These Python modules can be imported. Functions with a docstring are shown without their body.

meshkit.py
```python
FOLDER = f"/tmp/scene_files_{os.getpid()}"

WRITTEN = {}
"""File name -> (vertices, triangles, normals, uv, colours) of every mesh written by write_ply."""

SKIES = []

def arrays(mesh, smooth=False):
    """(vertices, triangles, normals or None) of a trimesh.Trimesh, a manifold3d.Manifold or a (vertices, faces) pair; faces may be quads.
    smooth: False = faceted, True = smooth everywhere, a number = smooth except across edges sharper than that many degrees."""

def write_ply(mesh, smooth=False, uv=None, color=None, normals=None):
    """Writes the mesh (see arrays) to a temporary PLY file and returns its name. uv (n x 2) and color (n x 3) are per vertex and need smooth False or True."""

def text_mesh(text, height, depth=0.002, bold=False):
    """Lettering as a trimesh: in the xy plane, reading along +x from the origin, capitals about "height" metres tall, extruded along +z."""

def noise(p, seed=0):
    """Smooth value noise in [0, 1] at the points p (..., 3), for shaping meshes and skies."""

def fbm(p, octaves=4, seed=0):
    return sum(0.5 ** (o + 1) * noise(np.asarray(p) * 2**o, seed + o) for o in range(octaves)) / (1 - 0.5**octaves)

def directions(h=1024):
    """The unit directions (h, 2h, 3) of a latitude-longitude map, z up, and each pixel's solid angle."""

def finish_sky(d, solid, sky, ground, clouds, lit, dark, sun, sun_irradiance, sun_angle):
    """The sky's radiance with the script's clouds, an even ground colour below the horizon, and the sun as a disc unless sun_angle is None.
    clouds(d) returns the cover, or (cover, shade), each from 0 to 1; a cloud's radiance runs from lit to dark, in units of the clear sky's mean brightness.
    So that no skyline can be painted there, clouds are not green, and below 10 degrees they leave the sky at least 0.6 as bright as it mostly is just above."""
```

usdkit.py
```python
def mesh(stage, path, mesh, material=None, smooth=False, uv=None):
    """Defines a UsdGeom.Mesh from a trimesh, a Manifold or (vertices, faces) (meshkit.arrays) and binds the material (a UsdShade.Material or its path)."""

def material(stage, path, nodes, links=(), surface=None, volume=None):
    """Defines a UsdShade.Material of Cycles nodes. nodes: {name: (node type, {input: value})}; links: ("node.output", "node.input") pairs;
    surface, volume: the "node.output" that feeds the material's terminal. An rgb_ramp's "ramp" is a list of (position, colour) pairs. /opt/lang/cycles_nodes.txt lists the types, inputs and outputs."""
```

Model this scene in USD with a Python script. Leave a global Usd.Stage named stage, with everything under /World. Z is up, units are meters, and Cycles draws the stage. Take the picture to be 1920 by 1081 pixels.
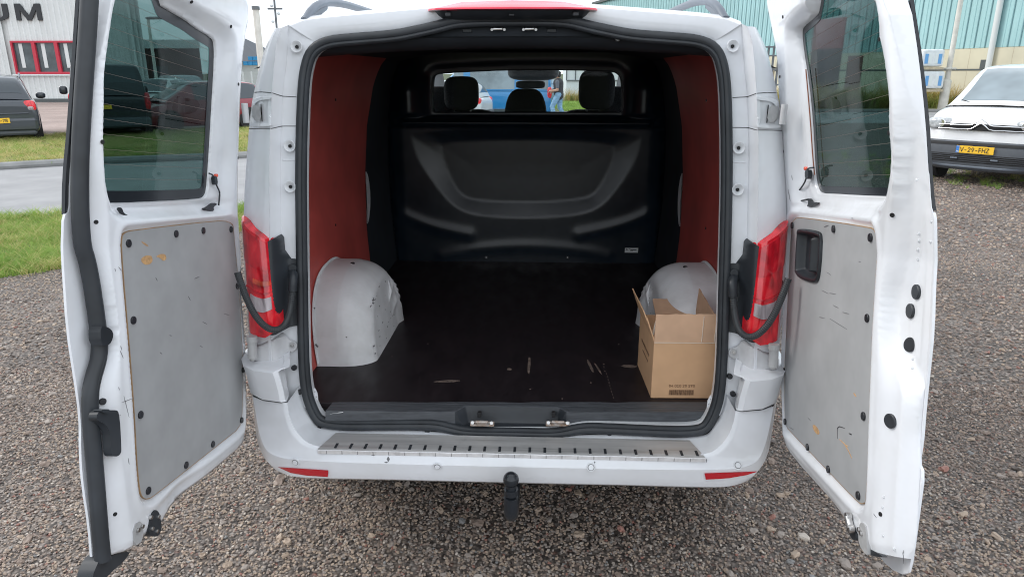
import math
import numpy as np
import trimesh
import shapely, shapely.affinity
from shapely.geometry import Polygon, Point, LineString
from scipy.spatial import Delaunay
from pxr import Usd, UsdGeom, UsdLux, UsdShade, Gf, Sdf, Vt
import usdkit, meshkit

stage = Usd.Stage.CreateInMemory()
UsdGeom.SetStageUpAxis(stage, UsdGeom.Tokens.z)
UsdGeom.Xform.Define(stage, "/World")
UsdGeom.Scope.Define(stage, "/World/Looks")

# ------------------------------------------------------------------ camera, sky, sun, exposure
EXPOSURE = 0.50
FOC, PITCH, YAW = 1320.0, math.radians(17.0), math.radians(2.4)   # focal length in pixels of the 1920 wide photograph
CAM = np.array([0.10, -2.21, 1.71])
FW = np.array([-math.sin(YAW) * math.cos(PITCH), math.cos(YAW) * math.cos(PITCH), -math.sin(PITCH)])
RT = np.array([math.cos(YAW), math.sin(YAW), 0.0])
UP = np.cross(RT, FW)
cam = UsdGeom.Camera.Define(stage, "/World/camera")
cam.CreateHorizontalApertureAttr(36.0)
cam.CreateVerticalApertureAttr(36.0 * 576 / 1024)
cam.CreateFocalLengthAttr(FOC / 1920 * 36.0)
cam.CreateClippingRangeAttr(Gf.Vec2f(0.05, 5000))
cam.CreateExposureAttr(EXPOSURE)
cam.AddTransformOp().Set(Gf.Matrix4d(*RT, 0, *UP, 0, *(-FW), 0, *CAM, 1))

SUN_AZ, SUN_EL = math.radians(-80), math.radians(40)      # azimuth from +y towards +x
SKY_STRENGTH, SUN_INT = 0.10, 0.40
usdkit.material(stage, "/World/Looks/overcast_sky", {
    "sky": ("sky_texture", {"sky_type": "single_scattering", "sun_disc": False, "sun_elevation": SUN_EL, "sun_rotation": SUN_AZ}),
    "tc": ("texture_coordinate", {}),
    "n": ("noise_texture", {"scale": 2.2, "detail": 4.0, "roughness": 0.55}),
    "r": ("rgb_ramp", {"ramp": [(0.25, (8.3, 9.0, 9.9)), (0.75, (11.6, 12.1, 12.7))]}),
    "m": ("mix_color", {"fac": 0.93, "use_clamp": False}),
    "b": ("background_shader", {"strength": SKY_STRENGTH})},
    [("tc.generated", "n.vector"), ("n.fac", "r.fac"), ("sky.color", "m.a"), ("r.color", "m.b"), ("m.result", "b.color")], surface="b.background")
dome = UsdLux.DomeLight.Define(stage, "/World/sky")
UsdShade.MaterialBindingAPI.Apply(dome.GetPrim()).Bind(UsdShade.Material.Get(stage, "/World/Looks/overcast_sky"))
dome.GetPrim().SetCustomDataByKey("kind", "structure")
sun = UsdLux.DistantLight.Define(stage, "/World/sun")
sun.CreateIntensityAttr(SUN_INT)
sun.CreateAngleAttr(25.0)
sun.CreateNormalizeAttr(True)
sun.CreateColorAttr(Gf.Vec3f(1.0, 0.97, 0.93))
_d = np.array([math.sin(SUN_AZ) * math.cos(SUN_EL), math.cos(SUN_AZ) * math.cos(SUN_EL), math.sin(SUN_EL)])
_x = np.cross([0, 0, 1.0], _d); _x /= np.linalg.norm(_x); _y = np.cross(_d, _x)
sun.AddTransformOp().Set(Gf.Matrix4d(*_x, 0, *_y, 0, *_d, 0, 0, 0, 20, 1))

# ------------------------------------------------------------------ helpers
def ray(px, py):
    return RT * (px - 960) / FOC - UP * (py - 540.5) / FOC + FW

def onplane(px, py, n, d0):
    n = np.asarray(n, float); d = ray(px, py)
    return CAM + d * ((d0 - n @ CAM) / (n @ d))

def aty(px, py, y): return onplane(px, py, (0, 1, 0), y)
def atz(px, py, z=0.0): return onplane(px, py, (0, 0, 1), z)
def atx(px, py, x): return onplane(px, py, (1, 0, 0), x)

used = {}
def numbered(path):
    k = used.get(path, 0); used[path] = k + 1
    return path if k == 0 else f"{path}_{k:03d}"

MATS = {}
def lin(c):
    c = np.asarray(c, float) / 255
    return tuple(np.where(c <= 0.04045, c / 12.92, ((c + 0.055) / 1.055) ** 2.4))

def pm(name, col, rough=0.5, metal=0.0, coat=0.0, var=0.0, scale=6.0, col2=None, bump=0.0, bscale=60.0, bdist=0.002, detail=3.0, rvar=0.0, stretch=None, **extra):
    col = np.asarray(col, float)
    nodes = {"geo": ("geometry", {}), "p": ("principled_bsdf", {"base_color": tuple(col), "roughness": rough, "metallic": metal, "coat_weight": coat, **extra})}
    links = []
    src = "geo.position"
    if stretch is not None:
        nodes["map"] = ("mapping", {"scale": stretch}); links.append(("geo.position", "map.vector")); src = "map.vector"
    if var or col2 is not None:
        a = np.clip(col * (1 - var), 0, 1); b = np.clip(col * (1 + var), 0, 1) if col2 is None else np.asarray(col2, float)
        nodes["n"] = ("noise_texture", {"scale": scale, "detail": detail, "roughness": 0.6})
        nodes["r"] = ("rgb_ramp", {"ramp": [(0.32, tuple(a)), (0.68, tuple(b))]})
        links += [(src, "n.vector"), ("n.fac", "r.fac"), ("r.color", "p.base_color")]
        if rvar:
            nodes["mr"] = ("map_range", {"from_min": 0.3, "from_max": 0.7, "to_min": max(rough - rvar, 0.02), "to_max": rough + rvar})
            links += [("n.fac", "mr.value"), ("mr.result", "p.roughness")]
    if bump:
        nodes["nb"] = ("noise_texture", {"scale": bscale, "detail": 3.0})
        nodes["b"] = ("bump", {"strength": bump, "distance": bdist})
        links += [(src, "nb.vector"), ("nb.fac", "b.height"), ("b.normal", "p.normal")]
    MATS[name] = usdkit.material(stage, "/World/Looks/" + name, nodes, links, surface="p.BSDF")
    return MATS[name]

class Thing:
    def __init__(self, name, label, cat, loc=(0, 0, 0), heading=0.0, group=None, kind=None):
        self.path = numbered("/World/" + name)
        self.loc = np.asarray(loc, float); self.h = heading
        x = UsdGeom.Xform.Define(stage, self.path)
        x.AddTranslateOp().Set(Gf.Vec3d(*self.loc))
        if heading: x.AddRotateZOp().Set(math.degrees(heading))
        p = x.GetPrim()
        p.SetCustomDataByKey("label", label); p.SetCustomDataByKey("category", cat)
        if group: p.SetCustomDataByKey("group", group)
        if kind: p.SetCustomDataByKey("kind", kind)
        self.prim = p
    def part(self, name, mesh, mat, smooth=35, parent=None, label=None, kind=None, local=False):
        """One Mesh prim; world coordinates unless local."""
        path = numbered((parent or self.path) + "/" + name)
        v, f, n = meshkit.arrays(mesh, smooth)
        if not local:
            v = v - self.loc
            if self.h:
                c, s = math.cos(-self.h), math.sin(-self.h); R = np.array([[c, -s, 0], [s, c, 0], [0, 0, 1]])
                v = v @ R.T
                if n is not None: n = n @ R.T
        m = UsdGeom.Mesh.Define(stage, path)
        m.CreatePointsAttr(Vt.Vec3fArray.FromNumpy(v.astype(np.float32)))
        m.CreateFaceVertexCountsAttr(Vt.IntArray.FromNumpy(np.full(len(f), 3, np.int32)))
        m.CreateFaceVertexIndicesAttr(Vt.IntArray.FromNumpy(f.astype(np.int32).ravel()))
        m.CreateSubdivisionSchemeAttr("none")
        if n is not None:
            m.CreateNormalsAttr(Vt.Vec3fArray.FromNumpy(n.astype(np.float32))); m.SetNormalsInterpolation("vertex")
        UsdShade.MaterialBindingAPI.Apply(m.GetPrim()).Bind(MATS[mat])
        if label: m.GetPrim().SetCustomDataByKey("label", label)
        if kind: m.GetPrim().SetCustomDataByKey("kind", kind)
        return path

def single(name, mesh, mat, label=None, cat=None, kind=None, group=None, smooth=35):
    """A top-level thing or piece of the setting that is one mesh."""
    path = numbered("/World/" + name)
    m = usdkit.mesh(stage, path, mesh, MATS[mat], smooth=smooth)
    p = m.GetPrim()
    for k, v in (("label", label), ("category", cat), ("kind", kind), ("group", group)):
        if v: p.SetCustomDataByKey(k, v)
    return path

def cat(*ms):
    ms = [m for m in ms if m is not None]
    return trimesh.util.concatenate(ms) if len(ms) > 1 else ms[0]

def box(c, s, bevel=0.0, rot=None):
    """Box centred at c with sizes s; chamfered edges when bevel."""
    c, s = np.asarray(c, float), np.asarray(s, float)
    if bevel:
        b = min(bevel, 0.45 * s.min()); h = s / 2
        pts = []
        for sx in (-1, 1):
            for sy in (-1, 1):
                for sz in (-1, 1):
                    q = h * (sx, sy, sz)
                    for k in range(3):
                        o = np.array([sx, sy, sz]) * b; o[k] = 0; pts.append(q - o)
        m = trimesh.convex.convex_hull(np.array(pts))
    else:
        m = trimesh.creation.box(s)
    if rot is not None: m.apply_transform(trimesh.transformations.rotation_matrix(rot[0], rot[1]))
    m.apply_translation(c)
    return m

def tube(path, r, n=10, flat=None, up=(0, 0, 1), closed=False, caps=True):
    """Swept round or flattened tube. r: radius or list; flat: (half width along side, half height along normal)."""
    P = np.asarray(path, float); N = len(P)
    T = np.gradient(P, axis=0)
    if closed: T = np.roll(P, -1, 0) - np.roll(P, 1, 0)
    T /= np.linalg.norm(T, axis=1, keepdims=True) + 1e-12
    r = np.broadcast_to(np.asarray(r, float), (N,))
    up = np.broadcast_to(np.asarray(up, float), (N, 3))
    A = np.cross(T, up)
    bad = np.linalg.norm(A, axis=1) < 1e-4
    A[bad] = np.cross(T[bad], [1, 0.3, 0.1])
    A /= np.linalg.norm(A, axis=1, keepdims=True); B = np.cross(A, T)
    a = np.linspace(0, 2 * np.pi, n, endpoint=False)
    fx, fy = (1, 1) if flat is None else flat
    V = (P[:, None] + (A[:, None] * np.cos(a)[None, :, None] * fx + B[:, None] * np.sin(a)[None, :, None] * fy) * r[:, None, None]).reshape(-1, 3)
    F = []
    M = N if closed else N - 1
    for i in range(M):
        j = (i + 1) % N
        for k in range(n):
            l = (k + 1) % n
            F += [(i * n + k, i * n + l, j * n + l), (i * n + k, j * n + l, j * n + k)]
    if caps and not closed:
        V = np.vstack([V, P[0], P[-1]])
        for k in range(n):
            l = (k + 1) % n
            F += [(len(V) - 2, l, k), (len(V) - 1, (N - 1) * n + k, (N - 1) * n + l)]
    return trimesh.Trimesh(V, F, process=False)

def cyl(p, q, r, n=20):
    p, q = np.asarray(p, float), np.asarray(q, float)
    return trimesh.creation.cylinder(radius=r, segment=[p, q], sections=n)

def disc(c, nrm, r, h=0.004, n=20, bev=0.3):
    """A low button with a rounded edge, its base at c, facing nrm."""
    prof = np.array([[0, -h], [r, -h], [r, h * (1 - bev)], [r * (1 - 0.25 * bev), h], [0, h]])
    m = trimesh.creation.revolve(prof, sections=n)
    m.apply_transform(trimesh.geometry.align_vectors([0, 0, 1], np.asarray(nrm, float) / np.linalg.norm(nrm)))
    m.apply_translation(c)
    return m

def grid(P, wrap=False):
    """Mesh of a grid of points (a, b, 3)."""
    P = np.asarray(P, float); a, b = P.shape[:2]
    I = np.arange(a * b).reshape(a, b)
    if wrap: I = np.hstack([I, I[:, :1]])
    q = np.stack([I[:-1, :-1], I[1:, :-1], I[1:, 1:], I[:-1, 1:]], -1).reshape(-1, 4)
    return trimesh.Trimesh(P.reshape(-1, 3), np.vstack([q[:, [0, 1, 2]], q[:, [0, 2, 3]]]), process=False)

def resample(poly, n):
    P = np.asarray(poly, float); d = np.r_[0, np.cumsum(np.linalg.norm(np.diff(P, axis=0), axis=1))]
    t = np.linspace(0, d[-1], n)
    return np.stack([np.interp(t, d, P[:, k]) for k in range(P.shape[1])], 1)

def smoothline(poly, n, it=2):
    """Chaikin corner cutting, then even resampling."""
    P = np.asarray(poly, float)
    for _ in range(it):
        Q = np.empty((2 * (len(P) - 1), P.shape[1])); Q[0::2] = 0.75 * P[:-1] + 0.25 * P[1:]; Q[1::2] = 0.25 * P[:-1] + 0.75 * P[1:]
        P = np.vstack([P[:1], Q, P[-1:]])
    return resample(P, n)

def rounded(poly, it=2):
    P = np.asarray(poly, float)
    for _ in range(it):
        N = np.roll(P, -1, 0); Q = np.empty((2 * len(P), P.shape[1])); Q[0::2] = 0.75 * P + 0.25 * N; Q[1::2] = 0.25 * P + 0.75 * N; P = Q
    return P

def sdist(shape, x, y):
    """Signed distance to a polygon, positive inside."""
    pts = shapely.points(x, y)
    d = shapely.distance(pts, shape.boundary)
    return np.where(shapely.contains_xy(shape, x, y), d, -d)

def sstep(x, a, b):
    t = np.clip((x - a) / (b - a), 0, 1)
    return t * t * (3 - 2 * t)

def sheet(poly, h, place, spacing=0.02, back=None, edge=0.004):
    """A panel over the polygon, top at height h(u, v), sides down to height back (a number), closed behind; place maps (u, v, w) to the world."""
    if not poly.is_valid: poly = poly.buffer(0)
    if poly.geom_type == "MultiPolygon": poly = max(poly.geoms, key=lambda g: g.area)
    rings = []
    for ring in [poly.exterior, *poly.interiors]:
        L = ring.length; n = max(8, int(L / spacing) + 1)
        c = np.array(ring.coords)[:-1]
        pts = [np.array(ring.interpolate(t).coords[0]) for t in np.linspace(0, L, n, endpoint=False)]
        allp = np.array(pts)
        d = [ring.project(Point(*q)) for q in c]; t = list(np.linspace(0, L, n, endpoint=False))
        keep = [q for q in d if min(abs(q - x) for x in t) > spacing * 0.25]
        t = np.sort(np.array(t + keep))
        rings.append(np.array([ring.interpolate(x).coords[0] for x in t]))
    bnd = np.vstack(rings)
    x0, y0, x1, y1 = poly.bounds
    gx, gy = np.meshgrid(np.arange(x0, x1, spacing), np.arange(y0, y1, spacing * 0.866))
    gx = gx + (np.arange(gx.shape[0]) % 2)[:, None] * spacing / 2
    gx, gy = gx.ravel(), gy.ravel()
    ins = sdist(poly, gx, gy) > spacing * 0.5
    P = np.vstack([bnd, np.stack([gx[ins], gy[ins]], 1)])
    T = Delaunay(P).simplices
    c = P[T].mean(1)
    T = T[shapely.contains_xy(poly, c[:, 0], c[:, 1])]
    a = np.cross(P[T[:, 1]] - P[T[:, 0]], P[T[:, 2]] - P[T[:, 0]])
    T = T[np.abs(a) > 1e-12]; a = a[np.abs(a) > 1e-12]
    T = np.where((a < 0)[:, None], T[:, ::-1], T)
    w = h(P[:, 0], P[:, 1]) if callable(h) else np.full(len(P), float(h))
    V = place(P[:, 0], P[:, 1], w); F = [T]
    if back is not None:
        base = len(V)
        V = np.vstack([V, place(P[:, 0], P[:, 1], np.full(len(P), float(back)))])
        F.append(T[:, ::-1] + base)
        k = 0
        e = np.sort(np.vstack([T[:, [0, 1]], T[:, [1, 2]], T[:, [2, 0]]]), 1)
        d = np.vstack([T[:, [0, 1]], T[:, [1, 2]], T[:, [2, 0]]])
        u_, idx, cnt = np.unique(e, axis=0, return_index=True, return_counts=True)
        for i, j in d[idx[cnt == 1]]:
            F.append(np.array([[i, i + base, j], [j, i + base, j + base]]))
    m = trimesh.Trimesh(V, np.vstack(F), process=False)
    return m

def plane_place(o, U, V, W):
    o, U, V, W = (np.asarray(q, float) for q in (o, U, V, W))
    return lambda u, v, w: o + u[:, None] * U + v[:, None] * V + w[:, None] * W

XZ = lambda y, s=-1: (lambda u, v, w: np.stack([u, np.full(len(u), float(y)) + s * w, v], 1))      # faces -y

def flip(m):
    m = m.copy(); m.faces = m.faces[:, ::-1]; return m

def mirror(m):
    m = m.copy(); m.vertices = m.vertices * [-1, 1, 1]; m.faces = m.faces[:, ::-1]; return m

def text(s, h, o, right, up, depth=0.002, bold=False, width=None):
    m = meshkit.text_mesh(s, h, depth, bold)
    if width:
        x0, x1 = m.bounds[0, 0], m.bounds[1, 0]; m.vertices[:, 0] = (m.vertices[:, 0] - x0) * width / (x1 - x0)
    right, up = np.asarray(right, float), np.asarray(up, float); out = np.cross(right, up)
    m.vertices = np.asarray(o) + m.vertices[:, [0]] * right + m.vertices[:, [1]] * up + m.vertices[:, [2]] * out
    return m

# ------------------------------------------------------------------ materials
def dirty_white(name, base, rough=0.22, coat=0.6, grime=0.06):
    MATS[name] = usdkit.material(stage, "/World/Looks/" + name, {
        "geo": ("geometry", {}),
        "n1": ("noise_texture", {"scale": 3.0, "detail": 5.0, "roughness": 0.65}),
        "n2": ("noise_texture", {"scale": 90.0, "detail": 2.0}),
        "r1": ("rgb_ramp", {"ramp": [(0.35, tuple(np.array(base) * (1 - grime) * (1.0, 0.99, 0.97))), (0.6, tuple(base))]}),
        "r2": ("rgb_ramp", {"ramp": [(0.74, (1, 1, 1)), (0.82, (0.86, 0.855, 0.84))]}),
        "mx": ("mix_color", {"blend_type": "multiply", "fac": 0.35}),
        "mr": ("map_range", {"from_min": 0.3, "from_max": 0.7, "to_min": rough * 0.7, "to_max": rough * 1.6}),
        "p": ("principled_bsdf", {"coat_weight": coat, "coat_roughness": 0.06, "specular_ior_level": 0.4})},
        [("geo.position", "n1.vector"), ("geo.position", "n2.vector"), ("n1.fac", "r1.fac"), ("n2.fac", "r2.fac"), ("r1.color", "mx.a"), ("r2.color", "mx.b"),
         ("mx.result", "p.base_color"), ("n1.fac", "mr.value"), ("mr.result", "p.roughness")], surface="p.BSDF")

dirty_white("white_paint", (0.74, 0.757, 0.79))
dirty_white("white_primer", (0.68, 0.695, 0.72), rough=0.35, coat=0.25, grime=0.10)
dirty_white("arch_paint", (0.76, 0.76, 0.77), rough=0.34, coat=0.3, grime=0.2)
pm("rubber", (0.018, 0.021, 0.025), 0.48, var=0.35, scale=9, specular_ior_level=0.55)
pm("black_plastic", (0.016, 0.019, 0.023), 0.42, var=0.3, scale=7, bump=0.12, bscale=300, bdist=0.0006)
pm("black_gloss", (0.012, 0.014, 0.017), 0.16)
pm("partition_plastic", (0.004, 0.008, 0.013), 0.30, var=0.25, scale=4, bump=0.1, bscale=250, bdist=0.0006, rvar=0.05, specular_ior_level=0.5)
pm("liner_dark", (0.010, 0.014, 0.020), 0.75, var=0.3, scale=5)
pm("fabric_dark", (0.006, 0.008, 0.011), 0.9, var=0.3, scale=80, bump=0.3, bscale=400)
pm("floor_ply", (0.007, 0.005, 0.006), 0.48, col2=(0.015, 0.010, 0.012), scale=5, rvar=0.12, detail=6.0, stretch=(2.5, 1, 1), bump=0.1, bscale=200, bdist=0.0008, specular_ior_level=0.35)
pm("sill_plastic", (0.062, 0.066, 0.073), 0.45, var=0.3, scale=14, detail=6.0, stretch=(1, 8, 8), rvar=0.1)
pm("floor_scuff", (0.16, 0.12, 0.10), 0.6, var=0.5, scale=40)
pm("red_ply", (0.38, 0.060, 0.050), 0.42, var=0.25, scale=3, detail=5.0, bump=0.06, bscale=120, bdist=0.001)
pm("grey_board", (0.345, 0.35, 0.355), 0.62, var=0.09, scale=7, detail=6.0, bump=0.15, bscale=160, bdist=0.0008)
pm("board_edge", (0.33, 0.21, 0.11), 0.7, var=0.2, scale=30)
pm("wood_scuff", (0.50, 0.30, 0.14), 0.7, var=0.3, scale=60)
pm("scratch_dark", (0.03, 0.03, 0.032), 0.6)
pm("scratch_grey", (0.15, 0.15, 0.155), 0.6)
pm("screw_black", (0.012, 0.013, 0.016), 0.4)
pm("steel", (0.55, 0.54, 0.53), 0.32, metal=1.0, var=0.15, scale=30, rvar=0.1)
pm("rusty_steel", (0.45, 0.43, 0.41), 0.42, metal=0.7, col2=(0.30, 0.20, 0.14), scale=60)
pm("step_steel", (0.52, 0.51, 0.50), 0.42, metal=0.5, var=0.14, scale=2.5, detail=6.0, rvar=0.14, stretch=(1, 14, 14), bump=0.05, bscale=40)
pm("edge_steel", (0.80, 0.80, 0.81), 0.38, metal=0.6, var=0.12, scale=18, rvar=0.1)
pm("hinge_white", (0.50, 0.50, 0.51), 0.45, var=0.12, scale=14)
pm("hinge_grey", (0.40, 0.40, 0.40), 0.5, var=0.12, scale=20)
pm("rail_grey", (0.13, 0.15, 0.18), 0.45, var=0.1)
pm("dark_hole", (0.006, 0.006, 0.007), 0.7)
pm("grey_hose", (0.028, 0.031, 0.034), 0.5)
pm("copper_wire", (0.24, 0.09, 0.05), 0.5)
pm("card", (0.60, 0.365, 0.205), 0.8, var=0.06, scale=10, detail=5.0, bump=0.05, bscale=200)
pm("card_in", (0.58, 0.37, 0.24), 0.85, var=0.08, scale=10)
pm("card_torn", (0.72, 0.66, 0.56), 0.9)
pm("print_brown", (0.16, 0.085, 0.045), 0.8)
pm("label_white", (0.72, 0.73, 0.72), 0.5)
pm("print_black", (0.02, 0.02, 0.022), 0.6)
def lens(name, col, strength=0.06):
    MATS[name] = usdkit.material(stage, "/World/Looks/" + name, {
        "geo": ("geometry", {}),
        "mp": ("mapping", {"scale": (1.6, 1.0, 0.7)}), "n": ("noise_texture", {"scale": 17.0, "detail": 3.0, "distortion": 0.6}),
        "r": ("rgb_ramp", {"ramp": [(0.30, tuple(np.array(col) * 0.38)), (0.47, tuple(np.array(col) * 0.85)), (0.56, tuple(col)), (0.70, tuple(np.minimum(np.array(col) * 1.15 + (0.0, 0.03, 0.02), 1)))]}),
        "w": ("wave_texture", {"scale": 30.0, "bands_direction": "x"}),
        "b": ("bump", {"strength": strength, "distance": 0.001}),
        "p": ("principled_bsdf", {"roughness": 0.14, "coat_weight": 1.0, "coat_roughness": 0.03})},
        [("geo.position", "mp.vector"), ("mp.vector", "n.vector"), ("n.fac", "r.fac"), ("r.color", "p.base_color"), ("geo.position", "w.vector"), ("w.fac", "b.height"), ("b.normal", "p.normal")], surface="p.BSDF")
lens("red_lens", (0.70, 0.014, 0.026)); lens("red_lens_deep", (0.55, 0.010, 0.022)); lens("orange_lens", (0.80, 0.10, 0.05)); lens("clear_lens", (0.42, 0.36, 0.38), 0.5)
pm("reflector_red", (0.42, 0.008, 0.018), 0.22, coat=0.8, bump=0.3, bscale=500)
pm("brake_red", (0.62, 0.015, 0.05), 0.2, coat=0.7, var=0.15, scale=6)
def glass(name, tint, fr=0.75, f0=0.03):
    MATS[name] = usdkit.material(stage, "/World/Looks/" + name, {
        "geo": ("geometry", {}), "dt": ("vector_math", {"math_type": "dot_product"}), "ab": ("math", {"math_type": "absolute"}), "iv": ("math", {"math_type": "subtract", "value1": 1.0}), "pw": ("math", {"math_type": "power", "value2": 5.0}), "f": ("math", {"math_type": "multiply_add", "value2": fr, "value3": f0}), "t": ("transparent_bsdf", {"color": tint}), "g": ("glossy_bsdf", {"color": (1, 1, 1), "roughness": 0.01}), "m": ("mix_closure", {})},
        [("geo.normal", "dt.vector1"), ("geo.incoming", "dt.vector2"), ("dt.value", "ab.value1"), ("ab.value", "iv.value2"), ("iv.value", "pw.value1"), ("pw.value", "f.value1"), ("f.value", "m.fac"), ("t.BSDF", "m.closure1"), ("g.BSDF", "m.closure2")], surface="m.closure")
glass("privacy_glass", (0.33, 0.435, 0.43)); glass("clear_glass", (0.95, 0.97, 0.97), 0.3, 0.004)
MATS["drop_glass"] = usdkit.material(stage, "/World/Looks/drop_glass", {"p": ("principled_bsdf", {"base_color": (.9, .92, .93), "roughness": 0.05, "transmission_weight": 0.6, "ior": 1.33})}, [], surface="p.BSDF")
pm("heat_line", (0.16, 0.12, 0.10), 0.5)
# ------------------------------------------------------------------ the white van (rear sill at y = 0, its axis along +y)
TR = math.tan(math.radians(8.5))
def yr(z): return (np.asarray(z, float) - 0.56) * TR                 # the leaning plane of the rear door opening
def rear(px, py, o=0.0): return onplane(px, py, (0, 1, -TR), -0.56 * TR + o)
def rpts(l, o=0.0): return np.array([rear(a, b, o) for a, b in l])

van = Thing("white_van", "white panel van with both rear doors swung open on its dark cargo bay", "van", (0, 2.4, 0))

# opening outline, left half from the bottom centre to the top centre (outer edge of the rubber seal)
SB = rpts([(963, 820), (904, 819), (872, 818), (846, 812), (823, 806), (800, 804.5), (720, 805), (660, 805), (634, 804), (612, 801)])
SL = rpts([(598, 797), (587, 786), (576, 764), (567, 736), (562, 690), (560, 620), (558.5, 530), (557, 445), (556, 370), (556, 300), (557.5, 230), (560, 169), (563.5, 133), (573, 97), (590, 78)])
ST = rpts([(608, 70), (627, 65), (680, 60.5), (740, 56), (780, 48), (824, 38), (851, 30), (891, 26.6), (968, 26)])
xc = 0.003
for A in (SB, SL, ST): A[:, 0] -= xc
SB[0, 0] = 0; ST[-1, 0] = 0
half = np.vstack([SB, SL, ST])
ringL = smoothline(half, 150, 2)
full = np.vstack([ringL, (ringL * [-1, 1, 1])[::-1][1:-1]])           # closed ring
NRM = np.array([0, -math.cos(math.radians(8.5)), math.sin(math.radians(8.5))])
# body opening polygon in (x, z) for use below
openpoly = Polygon(full[:, [0, 2]])
def ring_in(d):
    g = openpoly.buffer(-d, join_style=1)
    c = np.array(g.exterior.coords)[:-1]
    c = resample(np.vstack([c, c[:1]]), 320)[:-1]
    return c
s_in = ring_in(0.014)
P3 = np.stack([s_in[:, 0], yr(s_in[:, 1]) - 0.006, s_in[:, 1]], 1)
seal = tube(P3, 1.0, 14, flat=(0.0135, 0.013), up=NRM, closed=True)
s2 = ring_in(0.030)
P4 = np.stack([s2[:, 0], yr(s2[:, 1]) - 0.004, s2[:, 1]], 1)
lip = tube(P4, 1.0, 10, flat=(0.009, 0.012), up=NRM, closed=True)
sp = van.part("door_seal", seal, "rubber")
van.part("seal_lip", lip, "rubber", parent=sp)

# --- rear pillars and header
def interp(P, n): return resample(P, n)
SLp = SL[2:]                                                          # from z ~ .6 upwards
Jp = rpts([(536, 764), (533, 736), (531, 690), (530, 620), (529.5, 530), (529, 445), (528.5, 370), (528, 300), (529, 241), (532, 169), (538, 130), (541.5, 87), (543, 47)])
Fp = rpts([(512, 764), (511, 736), (510, 690), (509, 620), (508, 530), (507.5, 447), (507, 370), (506.6, 300), (508, 241), (512, 169), (516.5, 116), (521, 75), (530, 52)], -0.07)
Jp[:, 0] -= xc; Fp[:, 0] -= xc
NP = 60
S_, J_, F_ = (smoothline(q, NP, 1) for q in (SLp, Jp, Fp))
def xside(z): return np.interp(z, [0.3, 0.42, 0.7, 1.0, 1.2, 1.336, 1.525, 1.62, 1.703, 1.778, 1.857, 1.90], [0.86, 0.90, 0.925, 0.945, 0.942, 0.928, 0.900, 0.882, 0.855, 0.826, 0.777, 0.70])
G_ = np.stack([-(xside(F_[:, 2]) * 0.35 + np.abs(F_[:, 0]) * 0.65), F_[:, 1] + 0.012, F_[:, 2]], 1)
H_ = np.stack([-(xside(F_[:, 2]) * 0.75 + np.abs(F_[:, 0]) * 0.25), F_[:, 1] + 0.055, F_[:, 2]], 1)
I_ = np.stack([-xside(F_[:, 2]) , F_[:, 1] + 0.16, F_[:, 2]], 1)
K_ = np.stack([-xside(F_[:, 2]) - 0.001, F_[:, 1] + 0.32, F_[:, 2]], 1)
Jb = J_ + [0.0, -0.004, 0]; Jc = J_ * 0.88 + F_ * 0.12
Fa = J_ * 0.10 + F_ * 0.90
Sb = S_ + [0.02, 0.01, 0]
rows = np.stack([Sb, S_, S_ * 0.55 + J_ * 0.45, J_ * 0.97 + S_ * 0.03, J_, Jc, (Jc + Fa) / 2, Fa * .3 + F_ * .7, F_ + [0, -0.001, 0], F_ * 0.94 + G_ * 0.06, G_, H_, I_, K_], 1)
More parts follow.
